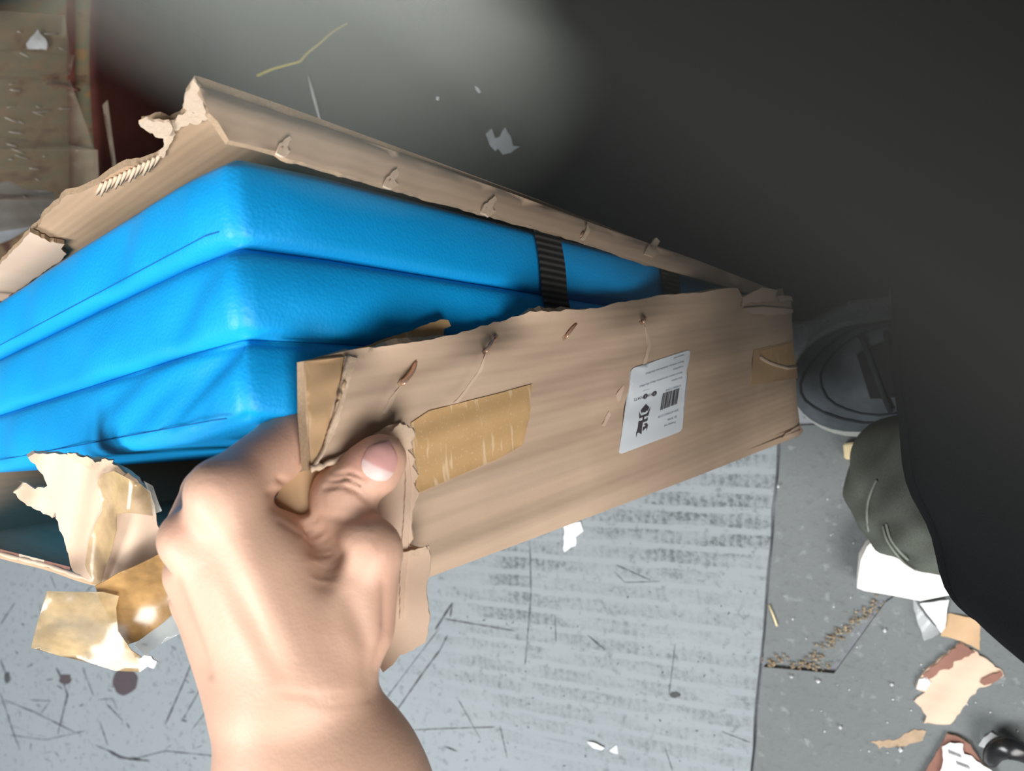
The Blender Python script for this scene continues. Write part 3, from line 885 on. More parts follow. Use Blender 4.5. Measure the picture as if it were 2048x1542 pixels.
# emblem traced as shapes (photograph pixels)
def emb(pts):
    ink_poly('ink', [at_px(1265 + x / 17.13, 760 + y / 17.13) for x, y in pts])
emb([(468, 825), (582, 935), (520, 1060), (490, 1050), (415, 1115), (350, 1100), (315, 1150), (285, 1050)])
emb([(235, 1080), (300, 1235), (500, 1160), (628, 918), (545, 1215), (412, 1258), (395, 1365), (490, 1330), (490, 1290), (520, 1280), (525, 1350), (505, 1400), (362, 1455), (330, 1640), (310, 1860), (250, 1830), (215, 1800), (160, 1830), (135, 1980), (125, 1850), (185, 1640), (205, 1450), (240, 1390), (255, 1420), (345, 1385), (358, 1270), (235, 1325)])
emb([(385, 1520), (490, 1470), (540, 1540), (510, 1640), (490, 1760), (480, 1650), (440, 1660), (350, 1760), (360, 1640), (380, 1610), (430, 1590), (450, 1560)])
for nm, (v, f) in ink.items():
    o = fpart(mesh('label_print', v, f, M[nm], None, False)); o.parent = label; o.matrix_parent_inverse = Matrix.Identity(4); o['kind'] = 'stuff'
    o['label'] = 'printed text, barcode and emblem' if nm == 'ink' else 'small grey printed text lines'
for t, ch in ((.0, 'V'), (.50, 'S')):
    u, v = wm(t)
    cu = bpy.data.curves.new('t', 'FONT'); cu.body = ch; cu.align_x = 'CENTER'; cu.align_y = 'CENTER'; cu.resolution_u = 2
    o = bpy.data.objects.new('t', cu); COL.objects.link(o); me = o.to_mesh()
    vs = [lpt(u + q.co.x * .036 * .9, v + .002 + q.co.y * .040, .0017) for q in me.vertices]; fs = [tuple(p.vertices) for p in me.polygons]
    o.to_mesh_clear(); bpy.data.objects.remove(o); bpy.data.curves.remove(cu)
    q = fpart(mesh('round_letter', vs, fs, M['label'], None, False)); q.parent = label; q.matrix_parent_inverse = Matrix.Identity(4)

# near side wall, seen from inside at the lower left
topc = [(790, 1178, .372), (560, 1190, .41), (330, 1186, .44), (180, 1157, .47), (90, 1128, .50), (0, 1106, .53), (-160, 1060, .60), (-300, 1030, .68)]
tc = catmull([W(*p) - MC * (.006 if i == 0 else 0) for i, p in enumerate(topc)], 6)
btm0 = W(1602, 868, .752) - MC * .008; nT = len(tc)
gv, gf, guv = [], [], []
NS = 14
for i, p in enumerate(tc):
    q = btm0 + MA * LA * (i / (nT - 1))
    for j in range(NS + 1):
        t = j / NS; x = p.lerp(q, t); gv.append(x)
for lay in (0, 1):
    pass
off = -MC * -.0038
N0 = len(gv); gv2 = [v + MC * .0038 for v in gv]
for i in range(nT - 1):
    for j in range(NS):
        a = i * (NS + 1) + j; b = a + 1; c = a + NS + 2; d = a + NS + 1
        gf.append((a, b, c, d)); gf.append((N0 + d, N0 + c, N0 + b, N0 + a))
for i in range(nT - 1):
    a = i * (NS + 1); d = a + NS + 1; gf.append((a, d, N0 + d, N0 + a))
    a = i * (NS + 1) + NS; d = a + NS + 1; gf.append((d, a, N0 + a, N0 + d))
guv = [(v.dot(MA), v.dot(MB_)) for v in gv + gv2]
near = part(mesh('side_panel', gv + gv2, gf, M['kraft_in'], None, True, guv))
# pale torn ply along its rim
rim = [W(x, y, d - .001) for x, y, d in topc[2:]]
rim = catmull(rim, 8)
part(tube('torn_ply', rim, [.0014 + .0008 * abs(math.sin(i * 2.1)) for i in range(len(rim))], M['kraft_pale'], None, 6, 1.0), near)
for (x0, x1, mt) in ((0, 38, M['brown']), (38, 88, M['kraft_pale']), (88, 140, M['brown'])):
    y = lambda x: 1098 + (x / 180) * 46
    part(sheet('tape_strip', [(x0, y(x0)), (x1, y(x1)), (x1, y(x1) + 13), (x0, y(x0) + 13)], lambda px, py: .53 - px / 180 * .06 - .003, .0006, [mt], None, 12), near)
# back wall, bottom and remaining walls of the carton
def quad_panel(name, p, n, mat=KR):
    v = list(p) + [q + n * .0038 for q in p]
    f = [(0, 1, 2, 3), (7, 6, 5, 4)] + [(i, 4 + i, 4 + (i + 1) % 4, (i + 1) % 4) for i in range(4)]
    uv = [(q.dot(MA), q.dot(MC)) for q in v]
    o = mesh(name, v, f, M['kraft_in'], None, False, uv)
    bm = bmesh.new(); bm.from_mesh(o.data); bmesh.ops.recalc_face_normals(bm, faces=bm.faces[:]); bm.to_mesh(o.data); bm.free()
    return part(o)
quad_panel('back_panel', [matp(LA + .006, -.01, -.015), matp(LA + .006, -.01, TP * 3 + .05), matp(LA + .006, .60, TP * 3 + .03), matp(LA + .006, .60, -.004)], MA)
quad_panel('bottom_panel', [matp(-.006, .592, -.004), matp(LA + .006, .592, -.004), matp(LA + .006, .592, TP * 3 + .008), matp(-.006, .592, TP * 3 + .008)], MB_)

# torn flap held under the thumb
def d_flap(px, py):
    base = .351
    dd = d_front0(px, py)
    fold_ = (px - 800)
    return base + (.00004 * min(120, -fold_) if fold_ < 0 else -.00004 * fold_) + .0012 * math.sin(py * .035)
flap_r = jag([(704, 892), (740, 872), (776, 852), (806, 844), (828, 868), (818, 884), (812, 896), (830, 918), (824, 932), (836, 950), (826, 966), (838, 985), (824, 1020), (822, 1062), (826, 1078), (818, 1090), (838, 1098), (856, 1092), (860, 1112), (858, 1140), (852, 1180), (860, 1240), (850, 1284), (826, 1302), (800, 1310)], 1.6, 9, 101)
flap = part(sheet('torn_flap', flap_r + [(785, 1330), (766, 1345), (740, 1300), (640, 1160), (560, 1080), (545, 1010), (590, 955), (640, 930)], d_flap, .0014, [M['kraft_pale'], M['kraft_in'], M['pulp']], None, 14, (FVv, FU)))
flap['label'] = 'torn inner flap under the thumb'
ply('torn_ply', [(800, 846), (824, 856), (830, 868), (820, 884), (824, 898), (808, 900), (796, 878), (780, 866)], d_flap, .003, [M['pulp']], flap, 8, .002, 2.5, 111)
ply('torn_ply', [(806, 900), (812, 960), (806, 1060), (800, 1150), (800, 1240), (806, 1240), (812, 1150), (818, 1060), (822, 960), (816, 900)], d_flap, .0008, [M['kraft_pale']], flap, 12, .0006, 1, 112)
ply('torn_ply', [(796, 1106), (830, 1100), (852, 1092), (856, 1100), (840, 1110), (800, 1116)], d_flap, .003, [M['pulp']], flap, 10, .001, 1, 113)
# folded-over scrap of liner between thumb and finger
ply('torn_ply', [(548, 1004), (566, 966), (600, 944), (630, 934), (656, 938), (662, 952), (646, 985), (634, 1012), (632, 1046), (620, 1064), (596, 1040)], lambda x, y: .3335 + .00006 * (x - 620) + .00003 * (1000 - y), 0, [M['tape_edge']], flap, 10, .001, 1, 114)

# torn end flap folded inwards at the lower left, with packing tape hanging from it
def d_strip(px, py):
    t = (py - 910) / 250
    return .395 + .030 * t + .004 * math.sin(px * .05 + py * .01) + .0000 * px
strip_o = [(56, 915), (70, 908), (110, 906), (140, 910), (165, 914), (200, 920), (222, 926), (240, 936), (256, 946), (280, 966), (300, 984), (308, 1010), (314, 1040), (320, 1070), (332, 1096), (322, 1130), (290, 1160), (240, 1176), (188, 1166), (145, 1142), (135, 1100), (120, 1060), (108, 1020), (100, 980), (86, 950), (70, 930)]
endflap = part(sheet('torn_end_flap', jag(strip_o, 2.0, 8, 121, True), d_strip, .0025, [M['kraft_pale'], M['kraft_in'], M['pulp']], None, 13, (MA, MB_)))
endflap['label'] = 'torn pale end flap'
ply('torn_flap', [(26, 985), (50, 968), (40, 962), (58, 968), (70, 978), (100, 970), (112, 1020), (105, 1034), (80, 1024), (48, 1008)], d_strip, -.008, [M['kraft_pale']], endflap, 10, .0015, 2.5, 122)
for i, pp in enumerate(([(134, 906), (150, 908), (190, 922), (222, 924), (240, 938), (252, 950), (230, 954), (205, 944), (180, 940), (155, 928)], [(204, 918), (224, 920), (220, 936), (206, 938)])):
    ply('torn_ply', pp, d_strip, .003, [M['pulp'], M['pulp'], M['flute_edge']], endflap, 8, .0015, 3.5, 130 + i)
def curl(px, py): return d_strip(px, py) - .004 - .010 * max(0, math.sin((px - 190) / 120 * math.pi))
o = part(sheet('packing_tape', [(195, 965), (205, 948), (228, 942), (255, 956), (282, 968), (300, 986), (306, 1032), (262, 1026), (232, 1028), (232, 1060), (222, 1100), (208, 1140), (200, 1170), (184, 1168), (170, 1130), (176, 1090), (190, 1050), (205, 1020)], curl, .0005, [M['tape_thin']], None, 10), endflap)
o = part(sheet('packing_tape', [(288, 962), (306, 972), (316, 1002), (324, 1022), (304, 1030), (300, 990)], curl, .0003, [M['tape_clear']], None, 8), endflap)
def d_tape(px, py): return .405 + .00006 * (py - 1150) + .007 * math.sin(px * .012 + py * .019) + .0003 * math.sin(px * .07 - py * .05)
part(sheet('packing_tape', [(190, 1172), (214, 1160), (236, 1146), (266, 1134), (300, 1118), (332, 1100), (352, 1100), (372, 1150), (390, 1180), (364, 1212), (320, 1250), (276, 1282), (236, 1296), (226, 1250), (200, 1200)], d_tape, .0004, [M['tape']], None, 10), endflap)
part(sheet('packing_tape', [(94, 1182), (150, 1184), (206, 1184), (238, 1192), (232, 1216), (236, 1262), (262, 1300), (288, 1318), (300, 1330), (280, 1344), (230, 1342), (180, 1326), (120, 1312), (62, 1296), (76, 1240)], lambda x, y: d_tape(x, y) - .003 - .005 * math.sin((y - 1180) / 160 * math.pi), .0004, [M['tape_thin']], None, 10), endflap)
part(sheet('packing_tape', [(300, 1250), (340, 1222), (388, 1180), (400, 1230), (370, 1262), (318, 1290), (290, 1312), (270, 1290)], lambda x, y: d_tape(x, y) + .003, .0003, [M['tape_clear']], None, 10), endflap)
ply('torn_ply', [(276, 1318), (296, 1310), (312, 1322), (306, 1338), (288, 1334)], d_tape, .006, [M['paper_crumple']], endflap, 8, .001, 3, 141)

# ------------------------------------------------------------------ dark taped carton behind
tc_root = empty('taped_carton', 'dark maroon carton wrapped in wrinkled clear tape behind the mat box', 'cardboard box')
XB = F(440, 300).x
ztop = .258
tc_root.location = (XB - .3, .35, 0)
def tcl(o, sub=None):
    o.parent = sub or tc_root; o.matrix_parent_inverse = Matrix.Identity(4) if sub else Matrix.Translation(-tc_root.location); return o
def rounded_box(name, x0, x1, y0, y1, z0, z1, mats, rad=.02, topmat=1):
    bm = bmesh.new(); bmesh.ops.create_cube(bm, size=1)
    for v in bm.verts: v.co = ((x0 + x1) / 2 + v.co.x * (x1 - x0), (y0 + y1) / 2 + v.co.y * (y1 - y0), (z0 + z1) / 2 + v.co.z * (z1 - z0))
    bmesh.ops.bevel(bm, geom=[e for e in bm.edges], offset=rad, segments=3, affect='EDGES')
    bmesh.ops.subdivide_edges(bm, edges=[e for e in bm.edges if e.calc_length() > .1], cuts=12, use_grid_fill=True)
    r = random.Random(5)
    for v in bm.verts:
        v.co += Vector((math.sin(v.co.y * 23 + v.co.z * 31), 0, math.sin(v.co.x * 19 + v.co.y * 17))) * .003
    me = bpy.data.meshes.new(name); bm.to_mesh(me); bm.free(); smooth(me)
    o = link(name, me, mats)
    if len(mats) > 1:
        for p in me.polygons:
            if p.normal.z > .6: p.material_index = 1
    return o
yR = F(440, 66).y
tcl(rounded_box('box_body', XB - .62, XB, .02, yR, 0.012, ztop, [M['maroon'], M['browntop']], .022))
def topd(z): return lambda px, py: floor_d(px, z)
def wrapd(px, py):
    # tape follows the top, then turns down the front face
    dt = floor_d(px, ztop + .004)
    x = (px - CX) / FPX
    df = -(XB + .004) / (math.sin(TH) - x * math.cos(TH))
    D = min(dt, df)
    return D - .0015 * math.sin(py * .21 + px * .02) - .0012 * math.sin(py * .083 + px * .05)
for i, pp in enumerate(([(-30, 20), (130, 30), (140, 110), (-30, 100)], [(-30, 95), (150, 110), (140, 150), (-30, 160)], [(-30, 150), (140, 160), (165, 230), (190, 300), (-30, 300)], [(-30, 270), (125, 288), (195, 300), (200, 400), (-30, 400)], [(-30, 385), (125, 392), (150, 440), (-40, 470)], [(215, 200), (232, 330), (226, 340), (205, 210)])):
    tcl(sheet('clear_tape', pp, lambda x, y, i=i: wrapd(x, y) - .0008 * (i + 1), .0003, [M['wraptape']], None, 12))
tcl(sheet('silver_label', [(-40, 372), (20, 362), (48, 378), (108, 384), (112, 420), (70, 450), (20, 480), (-40, 500)], lambda x, y: wrapd(x, y) - .002, .0004, [M['foil']], None, 12))
tcl(tube('tear_line', [F(95, 168, ztop + .004), F(125, 172, ztop + .005), F(158, 180, ztop + .002)], .0022, M['maroon'], None, 6))
rw = random.Random(9)
for k in range(26):
    x = rw.uniform(5, 150); y = rw.uniform(60, 470); l = rw.uniform(8, 34); a = rw.gauss(.12, .25)
    q = [(x + l * t * math.cos(a), y + l * t * math.sin(a)) for t in (0, .35, .7, 1)]
    tcl(tube('wrinkle_glint', [W(u, v, wrapd(u, v) - .0075) for u, v in q], [.0004, .0012, .0010, .0004], M['tape_glint'], None, 6, .5))  # thin pale ridges stand in for small highlights on the tape wrinkles
scrapw = sheet('paper_scrap', jag([(52, 88), (62, 76), (74, 60), (84, 72), (94, 84), (92, 100), (82, 96), (66, 98), (54, 98)], 2, 7, 7, True), lambda x, y: floor_d(x, ztop + .008) - .010 * max(0, 1 - math.hypot(x - 74, y - 82) / 22), .0008, [M['paper_crumple']], None, 7, None, False)
tag(scrapw, 'small crumpled white paper lying on the taped maroon carton', 'paper scrap')

# ------------------------------------------------------------------ litter on the floor
def fd(z, amp=.002, fx=.06, fy=.05): return lambda x, y: floor_d(x, z + amp + amp * math.sin(x * fx + y * fy))
def litter(name, out, mats, label, cat, z=.0085, th=.0008, amp=.0015, ja=1.5, sd=1, step=10, group=None, sm=True, fn=None):
    o = sheet(name, jag(out, ja, 7, sd, True) if ja else out, fn or fd(z, amp), th, mats, None, step, None, sm)
    return tag(o, label, cat, group)
litter('paper_scrap', [(1128, 1046), (1160, 1044), (1166, 1062), (1152, 1074), (1150, 1090), (1128, 1104)], [M['paper']], 'torn white paper scrap on the grey board beside the carton', 'paper scrap', .0085)
litter('paper_scrap', [(1174, 1484), (1190, 1486), (1208, 1496), (1204, 1500), (1186, 1496)], [M['paper']], 'thin white paper sliver lying alone on the grey board', 'paper scrap', .0085, ja=.6, step=6)
litter('paper_scrap', [(1218, 1502), (1234, 1490), (1236, 1508), (1226, 1506)], [M['paper_crumple']], 'tiny grey paper crumb beside the white sliver', 'paper scrap', .0085, ja=.6, step=6)
litter('paper_scrap', jag([(972, 268), (984, 256), (990, 276), (1000, 272), (1010, 254), (1020, 270), (1026, 290), (1040, 292), (1022, 304), (1006, 308), (996, 296), (990, 302), (980, 290)], 1, 8, 3, True), [M['paper_crumple']], 'crumpled grey paper scrap on the black rubber mat', 'paper scrap', .0086, ja=0, amp=.006, step=7, sm=False)
litter('paper_crumb', [(950, 170), (956, 174), (962, 182), (958, 186), (952, 178)], [M['paper']], 'small pale crumb on the black rubber mat beside the crumpled scrap', 'crumb', .0075, ja=.5, step=5)
litter('paper_crumb', [(873, 193), (878, 192), (877, 200), (873, 199)], [M['paper']], 'tiniest pale speck on the black rubber mat', 'crumb', .0075, ja=0, step=5)
st = catmull([F(x, y, .010) for x, y in ((515, 151), (545, 138), (580, 128), (600, 122), (615, 106), (640, 86), (665, 64), (695, 46))], 6)
tag(tube('straw', st, [.0022 - .0012 * i / len(st) for i in range(len(st))], M['straw'], None, 6), 'thin bent yellow straw lying on the black rubber mat', 'straw')
tag(tube('sliver', [F(617, 150, .010), F(626, 185, .010), F(634, 215, .010), F(643, 250, .010)], [.0016, .0032, .0028, .0012], M['sliver'], None, 6, .4), 'straight grey plastic sliver on the black rubber mat', 'sliver')
tag(tube('straw', [F(1538, 1210, .006), F(1546, 1230, .006), F(1554, 1252, .006)], .0012, M['wood'], None, 6), 'short pale wood splinter on the grey slab', 'splinter')
# wooden block under the knee
wb = [fxy(1688, 886, .003), fxy(1734, 880, .003), fxy(1736, 918, .003), fxy(1690, 916, .003)]
o = poly_floor('wood_block', wb, .018, .0145, M['wood'])
bm = bmesh.new(); bm.from_mesh(o.data); bmesh.ops.bevel(bm, geom=bm.edges[:], offset=.0015, segments=2, affect='EDGES'); bm.to_mesh(o.data); bm.free()
tag(o, 'small pale wooden block on the slab beside the shoe', 'wood block')
# white foam piece and its plastic sleeve
fo = [(1716, 1160), (1714, 1176), (1730, 1182), (1768, 1188), (1800, 1194), (1840, 1202), (1900, 1190), (1900, 1110), (1840, 1080), (1790, 1076), (1752, 1076), (1734, 1094), (1722, 1120)]
litter('foam_wedge', fo, [M['foam']], 'thick white foam piece lying under the bent knee', 'foam', .034, .024, .0012, 0, step=14)
litter('paper_sheet', [(1840, 1208), (1852, 1224), (1872, 1250), (1882, 1266), (1890, 1256), (1894, 1220), (1898, 1200), (1870, 1204)], [M['paper']], 'bright white folded sheet beside the foam piece', 'paper', .012, .003, .0012, .5, step=10)
litter('plastic_film', [(1826, 1196), (1836, 1210), (1850, 1232), (1868, 1250), (1884, 1264), (1870, 1272), (1848, 1282), (1838, 1250), (1828, 1220)], [M['film']], 'crinkled clear plastic film beside the white sheet', 'plastic film', .008, .0006, .004, 1, step=8)
litter('cardboard_scrap', [(1884, 1248), (1896, 1226), (1960, 1240), (1960, 1300), (1922, 1282), (1904, 1276), (1882, 1272)], [M['tape_edge'], M['kraft'], M['pulp']], 'small orange-brown cardboard scrap next to the white sheet', 'cardboard scrap', .0065, .004, .001, .8, step=12)
cs = litter('cardboard_scrap', [(1846, 1348), (1866, 1330), (1900, 1302), (1922, 1284), (1960, 1310), (2004, 1342), (2008, 1352), (1980, 1370), (1960, 1376), (1940, 1396), (1924, 1420), (1900, 1448), (1872, 1450), (1846, 1446), (1854, 1432), (1842, 1416), (1828, 1402), (1850, 1386), (1832, 1378), (1838, 1356)], [M['kraft_pale'], M['brown'], M['pulp']], 'large torn cardboard piece with peeled pale liner on the slab', 'cardboard scrap', .0075, .004, .001, 2, 31, 12)
for i, pp in enumerate(([(1846, 1350), (1900, 1304), (1922, 1286), (1950, 1304), (1930, 1316), (1908, 1324), (1906, 1336), (1880, 1342), (1866, 1356), (1852, 1358)], [(1964, 1358), (2002, 1342), (2006, 1352), (1988, 1366), (1968, 1372), (1960, 1366)], [(1838, 1358), (1852, 1356), (1862, 1366), (1850, 1382), (1834, 1378)])):
    q = sheet('torn_ply', jag(pp, 1.8, 7, 40 + i, True), fd(.0092, .001), .0008, [M['brown'] if i < 2 else M['paper_crumple']], cs, 10)
cs2 = litter('cardboard_scrap', [(1840, 1560), (1858, 1530), (1880, 1494), (1894, 1468), (1912, 1472), (1926, 1480), (1940, 1490), (1960, 1520), (1990, 1560)], [M['brown'], M['kraft'], M['pulp']], 'brown cardboard piece half covered by a torn white printed label', 'cardboard scrap', .010, .004, .001, .8, 33, 12)
sheet('torn_label', jag([(1884, 1494), (1900, 1486), (1926, 1488), (1928, 1510), (1944, 1512), (1952, 1524), (1975, 1534), (2000, 1560), (1876, 1560), (1888, 1520)], 2, 8, 50, True), fd(.0125, .0015), .0006, [M['paper'] ], cs2, 8)
for k in range(14):
    x, y = 1896 + (k % 7) * 4 + (k // 7) * 16, 1500 + (k // 7) * 22 + (k % 7) * 1.5
    sheet('print_line', [(x, y), (x + 1.6, y), (x + 4, y + 9), (x + 2.4, y + 9)], fd(.0142, .0015), .0003, [M['ink']], cs2, 6)
litter('paper_scrap', [(1958, 1492), (1968, 1476), (1984, 1464), (1994, 1470), (2006, 1486), (1998, 1500), (1986, 1498), (1972, 1496)], [M['paper']], 'crumpled white scrap beside the black plastic piece', 'paper scrap', .007, .0008, .006, 2, 34, 7, None, False)
bp = catmull([F(x, y, z) for x, y, z in ((1980, 1528, .012), (1990, 1506, .022), (2012, 1496, .028), (2040, 1504, .026), (2070, 1522, .018))], 6)
tag(tube('plastic_piece', bp, [.006 + .006 * math.sin(math.pi * i / len(bp)) for i in range(len(bp))], M['blackplastic'], None, 10, .6), 'shiny curved black plastic piece on the slab', 'plastic piece')
# debris in the slab gap: crumbs nobody could count
r = random.Random(77); dv, df = [], []
def crumb(c, s):
    b = len(dv)
    for q in ((1, 0, 0), (-1, 0, 0), (0, 1, 0), (0, -1, 0), (0, 0, 1), (0, 0, -1)):
        dv.append(c + Vector(q) * s * r.uniform(.6, 1.3))
    for q in ((0, 2, 4), (2, 1, 4), (1, 3, 4), (3, 0, 4), (2, 0, 5), (1, 2, 5), (3, 1, 5), (0, 3, 5)): df.append(tuple(b + k for k in q))
for k in range(230):
    t = r.random()
    if r.random() < .65: x = 1600 + t * 160; y = 1335 - t * 135
    else: x = 1530 + t * 130; y = 1322 + t * 12
    x += r.gauss(0, 8); y += r.gauss(0, 7); crumb(F(x, y, .005), r.uniform(.0006, .0022))
o = mesh('debris', dv, df, plain('tan_debris', (.34, .27, .18), .9, .1, .6, 300), None, False)
tag(o, 'tan grit and crumbs caught in the gap between the slabs', 'debris', kind='stuff')
dv, df = [], []
for k in range(70):
    x = r.uniform(1560, 2040); y = r.uniform(900, 1540); crumb(F(x, y, .007), r.uniform(.0004, .0012))
for x, y in ((1556, 974), (1583, 1354), (1636, 1362), (1783, 1370), (1770, 1262), (1681, 1456), (1800, 1500)): crumb(F(x, y, .009), .0022)
o = mesh('specks', dv, df, M['paper'], None, False)
tag(o, 'scattered tiny white specks on the grey slabs', 'specks', kind='stuff')
# rusty dirt patch on the slab
for i, pp in enumerate(([(1740, 1484), (1790, 1478), (1816, 1466), (1850, 1462), (1846, 1482), (1812, 1490), (1760, 1496)], [(1816, 1466), (1830, 1458), (1852, 1462), (1844, 1476), (1822, 1478)])):
    o = mesh('dirt_patch', [F(x, y, .0064 + i * .0003) for x, y in jag(pp, 3, 6, 60 + i, True)], [tuple(range(len(jag(pp, 3, 6, 60 + i, True))))], plain('tan_dirt', (.38, .28, .19), .9, .1, .4, 90), slabB, False)

# ------------------------------------------------------------------ the person
person = empty('person', 'person in black shirt and olive jeans crouching, bare left hand gripping the carton flap', 'person')
person.location = (.15, 0, 0)
def pp_(o, sub=None):
    o.parent = sub or person; o.matrix_parent_inverse = Matrix.Identity(4) if sub else Matrix.Translation(-person.location); return o
def cpt(px, py, D): return ((px - CX) / FPX * D, (CY - py) / FPX * D, -D)
def cap(a, b, k=None):
    """a, b = (px,py,D,r_px)"""
    A = cpt(*a[:3]); B = cpt(*b[:3]); t = (*A, *B, a[3] / FPX * a[2], b[3] / FPX * b[2])
    return t + (k,) if k else t
prims = [
    # forearm
    cap((560, 1400, .318, 120), (600, 1560, .322, 140)), cap((640, 1390, .318, 98), (700, 1570, .324, 132)),
    cap((600, 1550, .322, 146), (860, 2150, .335, 235), .02), cap((700, 1560, .324, 130), (900, 2150, .340, 225), .02),
    cap((880, 2150, .338, 228), (1010, 2480, .345, 215), .03),
    # upper arm towards the sleeve
    cap((1010, 2480, .345, 215), (1550, 2600, .33, 240), .03), cap((1550, 2600, .33, 240), (2150, 2450, .31, 270), .03),
    # metacarpals: index, middle, ring, little
    cap((452, 990, .306, 66), (610, 1350, .316, 100), .010), cap((396, 1085, .312, 62), (560, 1360, .318, 105), .010),
    cap((385, 1150, .330, 54), (530, 1380, .325, 100), .010), cap((392, 1200, .345, 48), (510, 1390, .333, 90), .010),
    cap((540, 1130, .318, 80), (600, 1300, .322, 105), .014),
    # knuckles
    cap((434, 984, .302, 52), (444, 996, .303, 52), .008), cap((372, 1074, .308, 46), (380, 1084, .309, 46), .008),
    # index finger
    cap((446, 985, .306, 66), (580, 884, .345, 63), .006), cap((580, 884, .346, 61), (676, 838, .365, 54), .005), cap((676, 838, .365, 52), (750, 852, .378, 44), .004),
    # middle finger, curled underneath
    cap((376, 1078, .314, 54), (420, 985, .352, 54), .005), cap((420, 985, .354, 52), (520, 945, .385, 46), .004), cap((520, 945, .385, 45), (600, 960, .392, 40), .004),
    # ring and little fingers
    cap((380, 1145, .335, 50), (430, 1050, .378, 48), .004), cap((430, 1050, .378, 46), (530, 1030, .402, 42), .004),
    cap((392, 1200, .348, 46), (450, 1110, .385, 42), .004), cap((450, 1110, .385, 42), (530, 1100, .405, 38), .004),
    # thumb: metacarpal, proximal, distal
    cap((640, 1320, .325, 104), (728, 1100, .328, 64), .012), cap((700, 1240, .328, 92), (738, 1120, .330, 58), .010), cap((738, 1092, .322, 56), (744, 1096, .322, 54), .007),
    cap((716, 1094, .332, 56), (682, 990, .336, 57), .004),
    cap((684, 988, .335, 60), (748, 934, .338, 56), .004), cap((748, 934, .338, 56), (764, 916, .339, 50), .004),
    # skin web between thumb and index
    cap((560, 1090, .328, 58), (640, 1160, .336, 60), .014), cap((596, 1076, .344, 36), (660, 1100, .346, 40), .010),
]
HV, HF = sdf_mesh(prims, .0022, .008)
HV = relax(HV, HF, 3, .5)
HV, HF = subdiv(HV, HF)
HV = relax(HV, HF, 4, .5)
HN = vnormals(HV, HF)
# creases, tendons and knuckle folds as displaced relief
Dz = -HV[:, 2]; PX = CX + FPX * HV[:, 0] / Dz; PY = CY - FPX * HV[:, 1] / Dz
def lined(pts, w, amp):
    d = np.full(len(PX), 1e9); tt = np.zeros(len(PX))
    n = len(pts) - 1
    for i in range(n):
        (x0, y0), (x1, y1) = pts[i], pts[i + 1]
        L2 = (x1 - x0) ** 2 + (y1 - y0) ** 2
        t = np.clip(((PX - x0) * (x1 - x0) + (PY - y0) * (y1 - y0)) / L2, 0, 1)
        e = np.hypot(PX - x0 - t * (x1 - x0), PY - y0 - t * (y1 - y0))
        m = e < d; d[m] = e[m]; tt[m] = (i + t[m]) / n
    return amp * np.exp(-(d / w) ** 2) * np.sin(np.pi * np.clip(tt * .84 + .08, 0, 1)) ** .6
facing = np.clip(HN[:, 2] * 2 + .3, 0, 1)
rel = np.zeros(len(PX))
for pts, w, am in (
        ([(660, 962), (690, 956), (722, 972), (742, 992)], 6, -.0012), ([(650, 976), (684, 968), (716, 984), (738, 1004)], 6, -.0011), ([(672, 948), (700, 944), (730, 958)], 5, -.0008),
        ([(668, 969), (700, 964), (728, 980)], 5, .0007), ([(640, 1030), (690, 1040), (735, 1032)], 9, -.0006),
        ([(560, 958), (584, 975), (602, 990)], 7, -.0018), ([(540, 985), (580, 1005), (606, 1022)], 8, -.0020), ([(550, 1010), (590, 1035), (628, 1062)], 9, -.0020), ([(560, 1040), (600, 1062), (640, 1080)], 8, -.0008),
        ([(548, 970), (590, 990), (604, 1004)], 8, .0008), ([(552, 1000), (592, 1020), (620, 1042)], 8, .0009),
        ([(470, 1050), (520, 1180), (580, 1330)], 30, .0008), ([(410, 1130), (470, 1240), (540, 1360)], 28, .0007), ([(430, 1090), (500, 1230), (560, 1340)], 24, -.0006),
        ([(620, 1060), (660, 1110), (650, 1160)], 26, -.0030), ([(700, 1200), (740, 1300), (740, 1380)], 22, -.0012),
        ([(352, 1160), (380, 1240), (420, 1350)], 8, -.0010), ([(560, 1384), (640, 1394), (720, 1388)], 10, -.0002), ([(620, 1404), (660, 1410), (740, 1400)], 9, -.0002),
        ([(770, 1170), (772, 1260), (756, 1340)], 10, -.0010)):
    rel += lined(pts, w, am)
HV = HV + HN * (rel * 1.5 * facing)[:, None]
fl = lined([(780, 880), (730, 920), (700, 950)], 70, .55) + lined([(430, 960), (470, 920), (560, 860), (606, 830)], 60, .30) + lined([(360, 1040), (345, 1080)], 40, .30) + lined([(740, 1090), (760, 1100)], 60, .25) + lined([(770, 1150), (780, 1300)], 40, .2)
RM = np.array([list(CAM_R), list(CAM_U), list(-CAM_D)])
HW = HV @ RM + np.array(list(CAM_P))
body = mesh('body', HW.tolist(), HF.tolist(), M['skin'])
at = body.data.attributes.new('flush', 'FLOAT', 'POINT'); at.data.foreach_set('value', np.clip(fl, 0, 1).astype(np.float32))
body['label'] = 'bare left arm and hand'
pp_(body)
# thumbnail: a curved plate laid on the thumb tip
surf = bpy.data.objects['body']
from mathutils.bvhtree import BVHTree
bvh = BVHTree.FromPolygons([Vector(v) for v in HW.tolist()], HF.tolist())
def on_skin(px, py, off):
    d = (W(px, py, 1.0) - CAM_P).normalized()
    h = bvh.ray_cast(CAM_P + d * .05, d)
    return h[0] + h[1] * off if h[0] else W(px, py, .32)
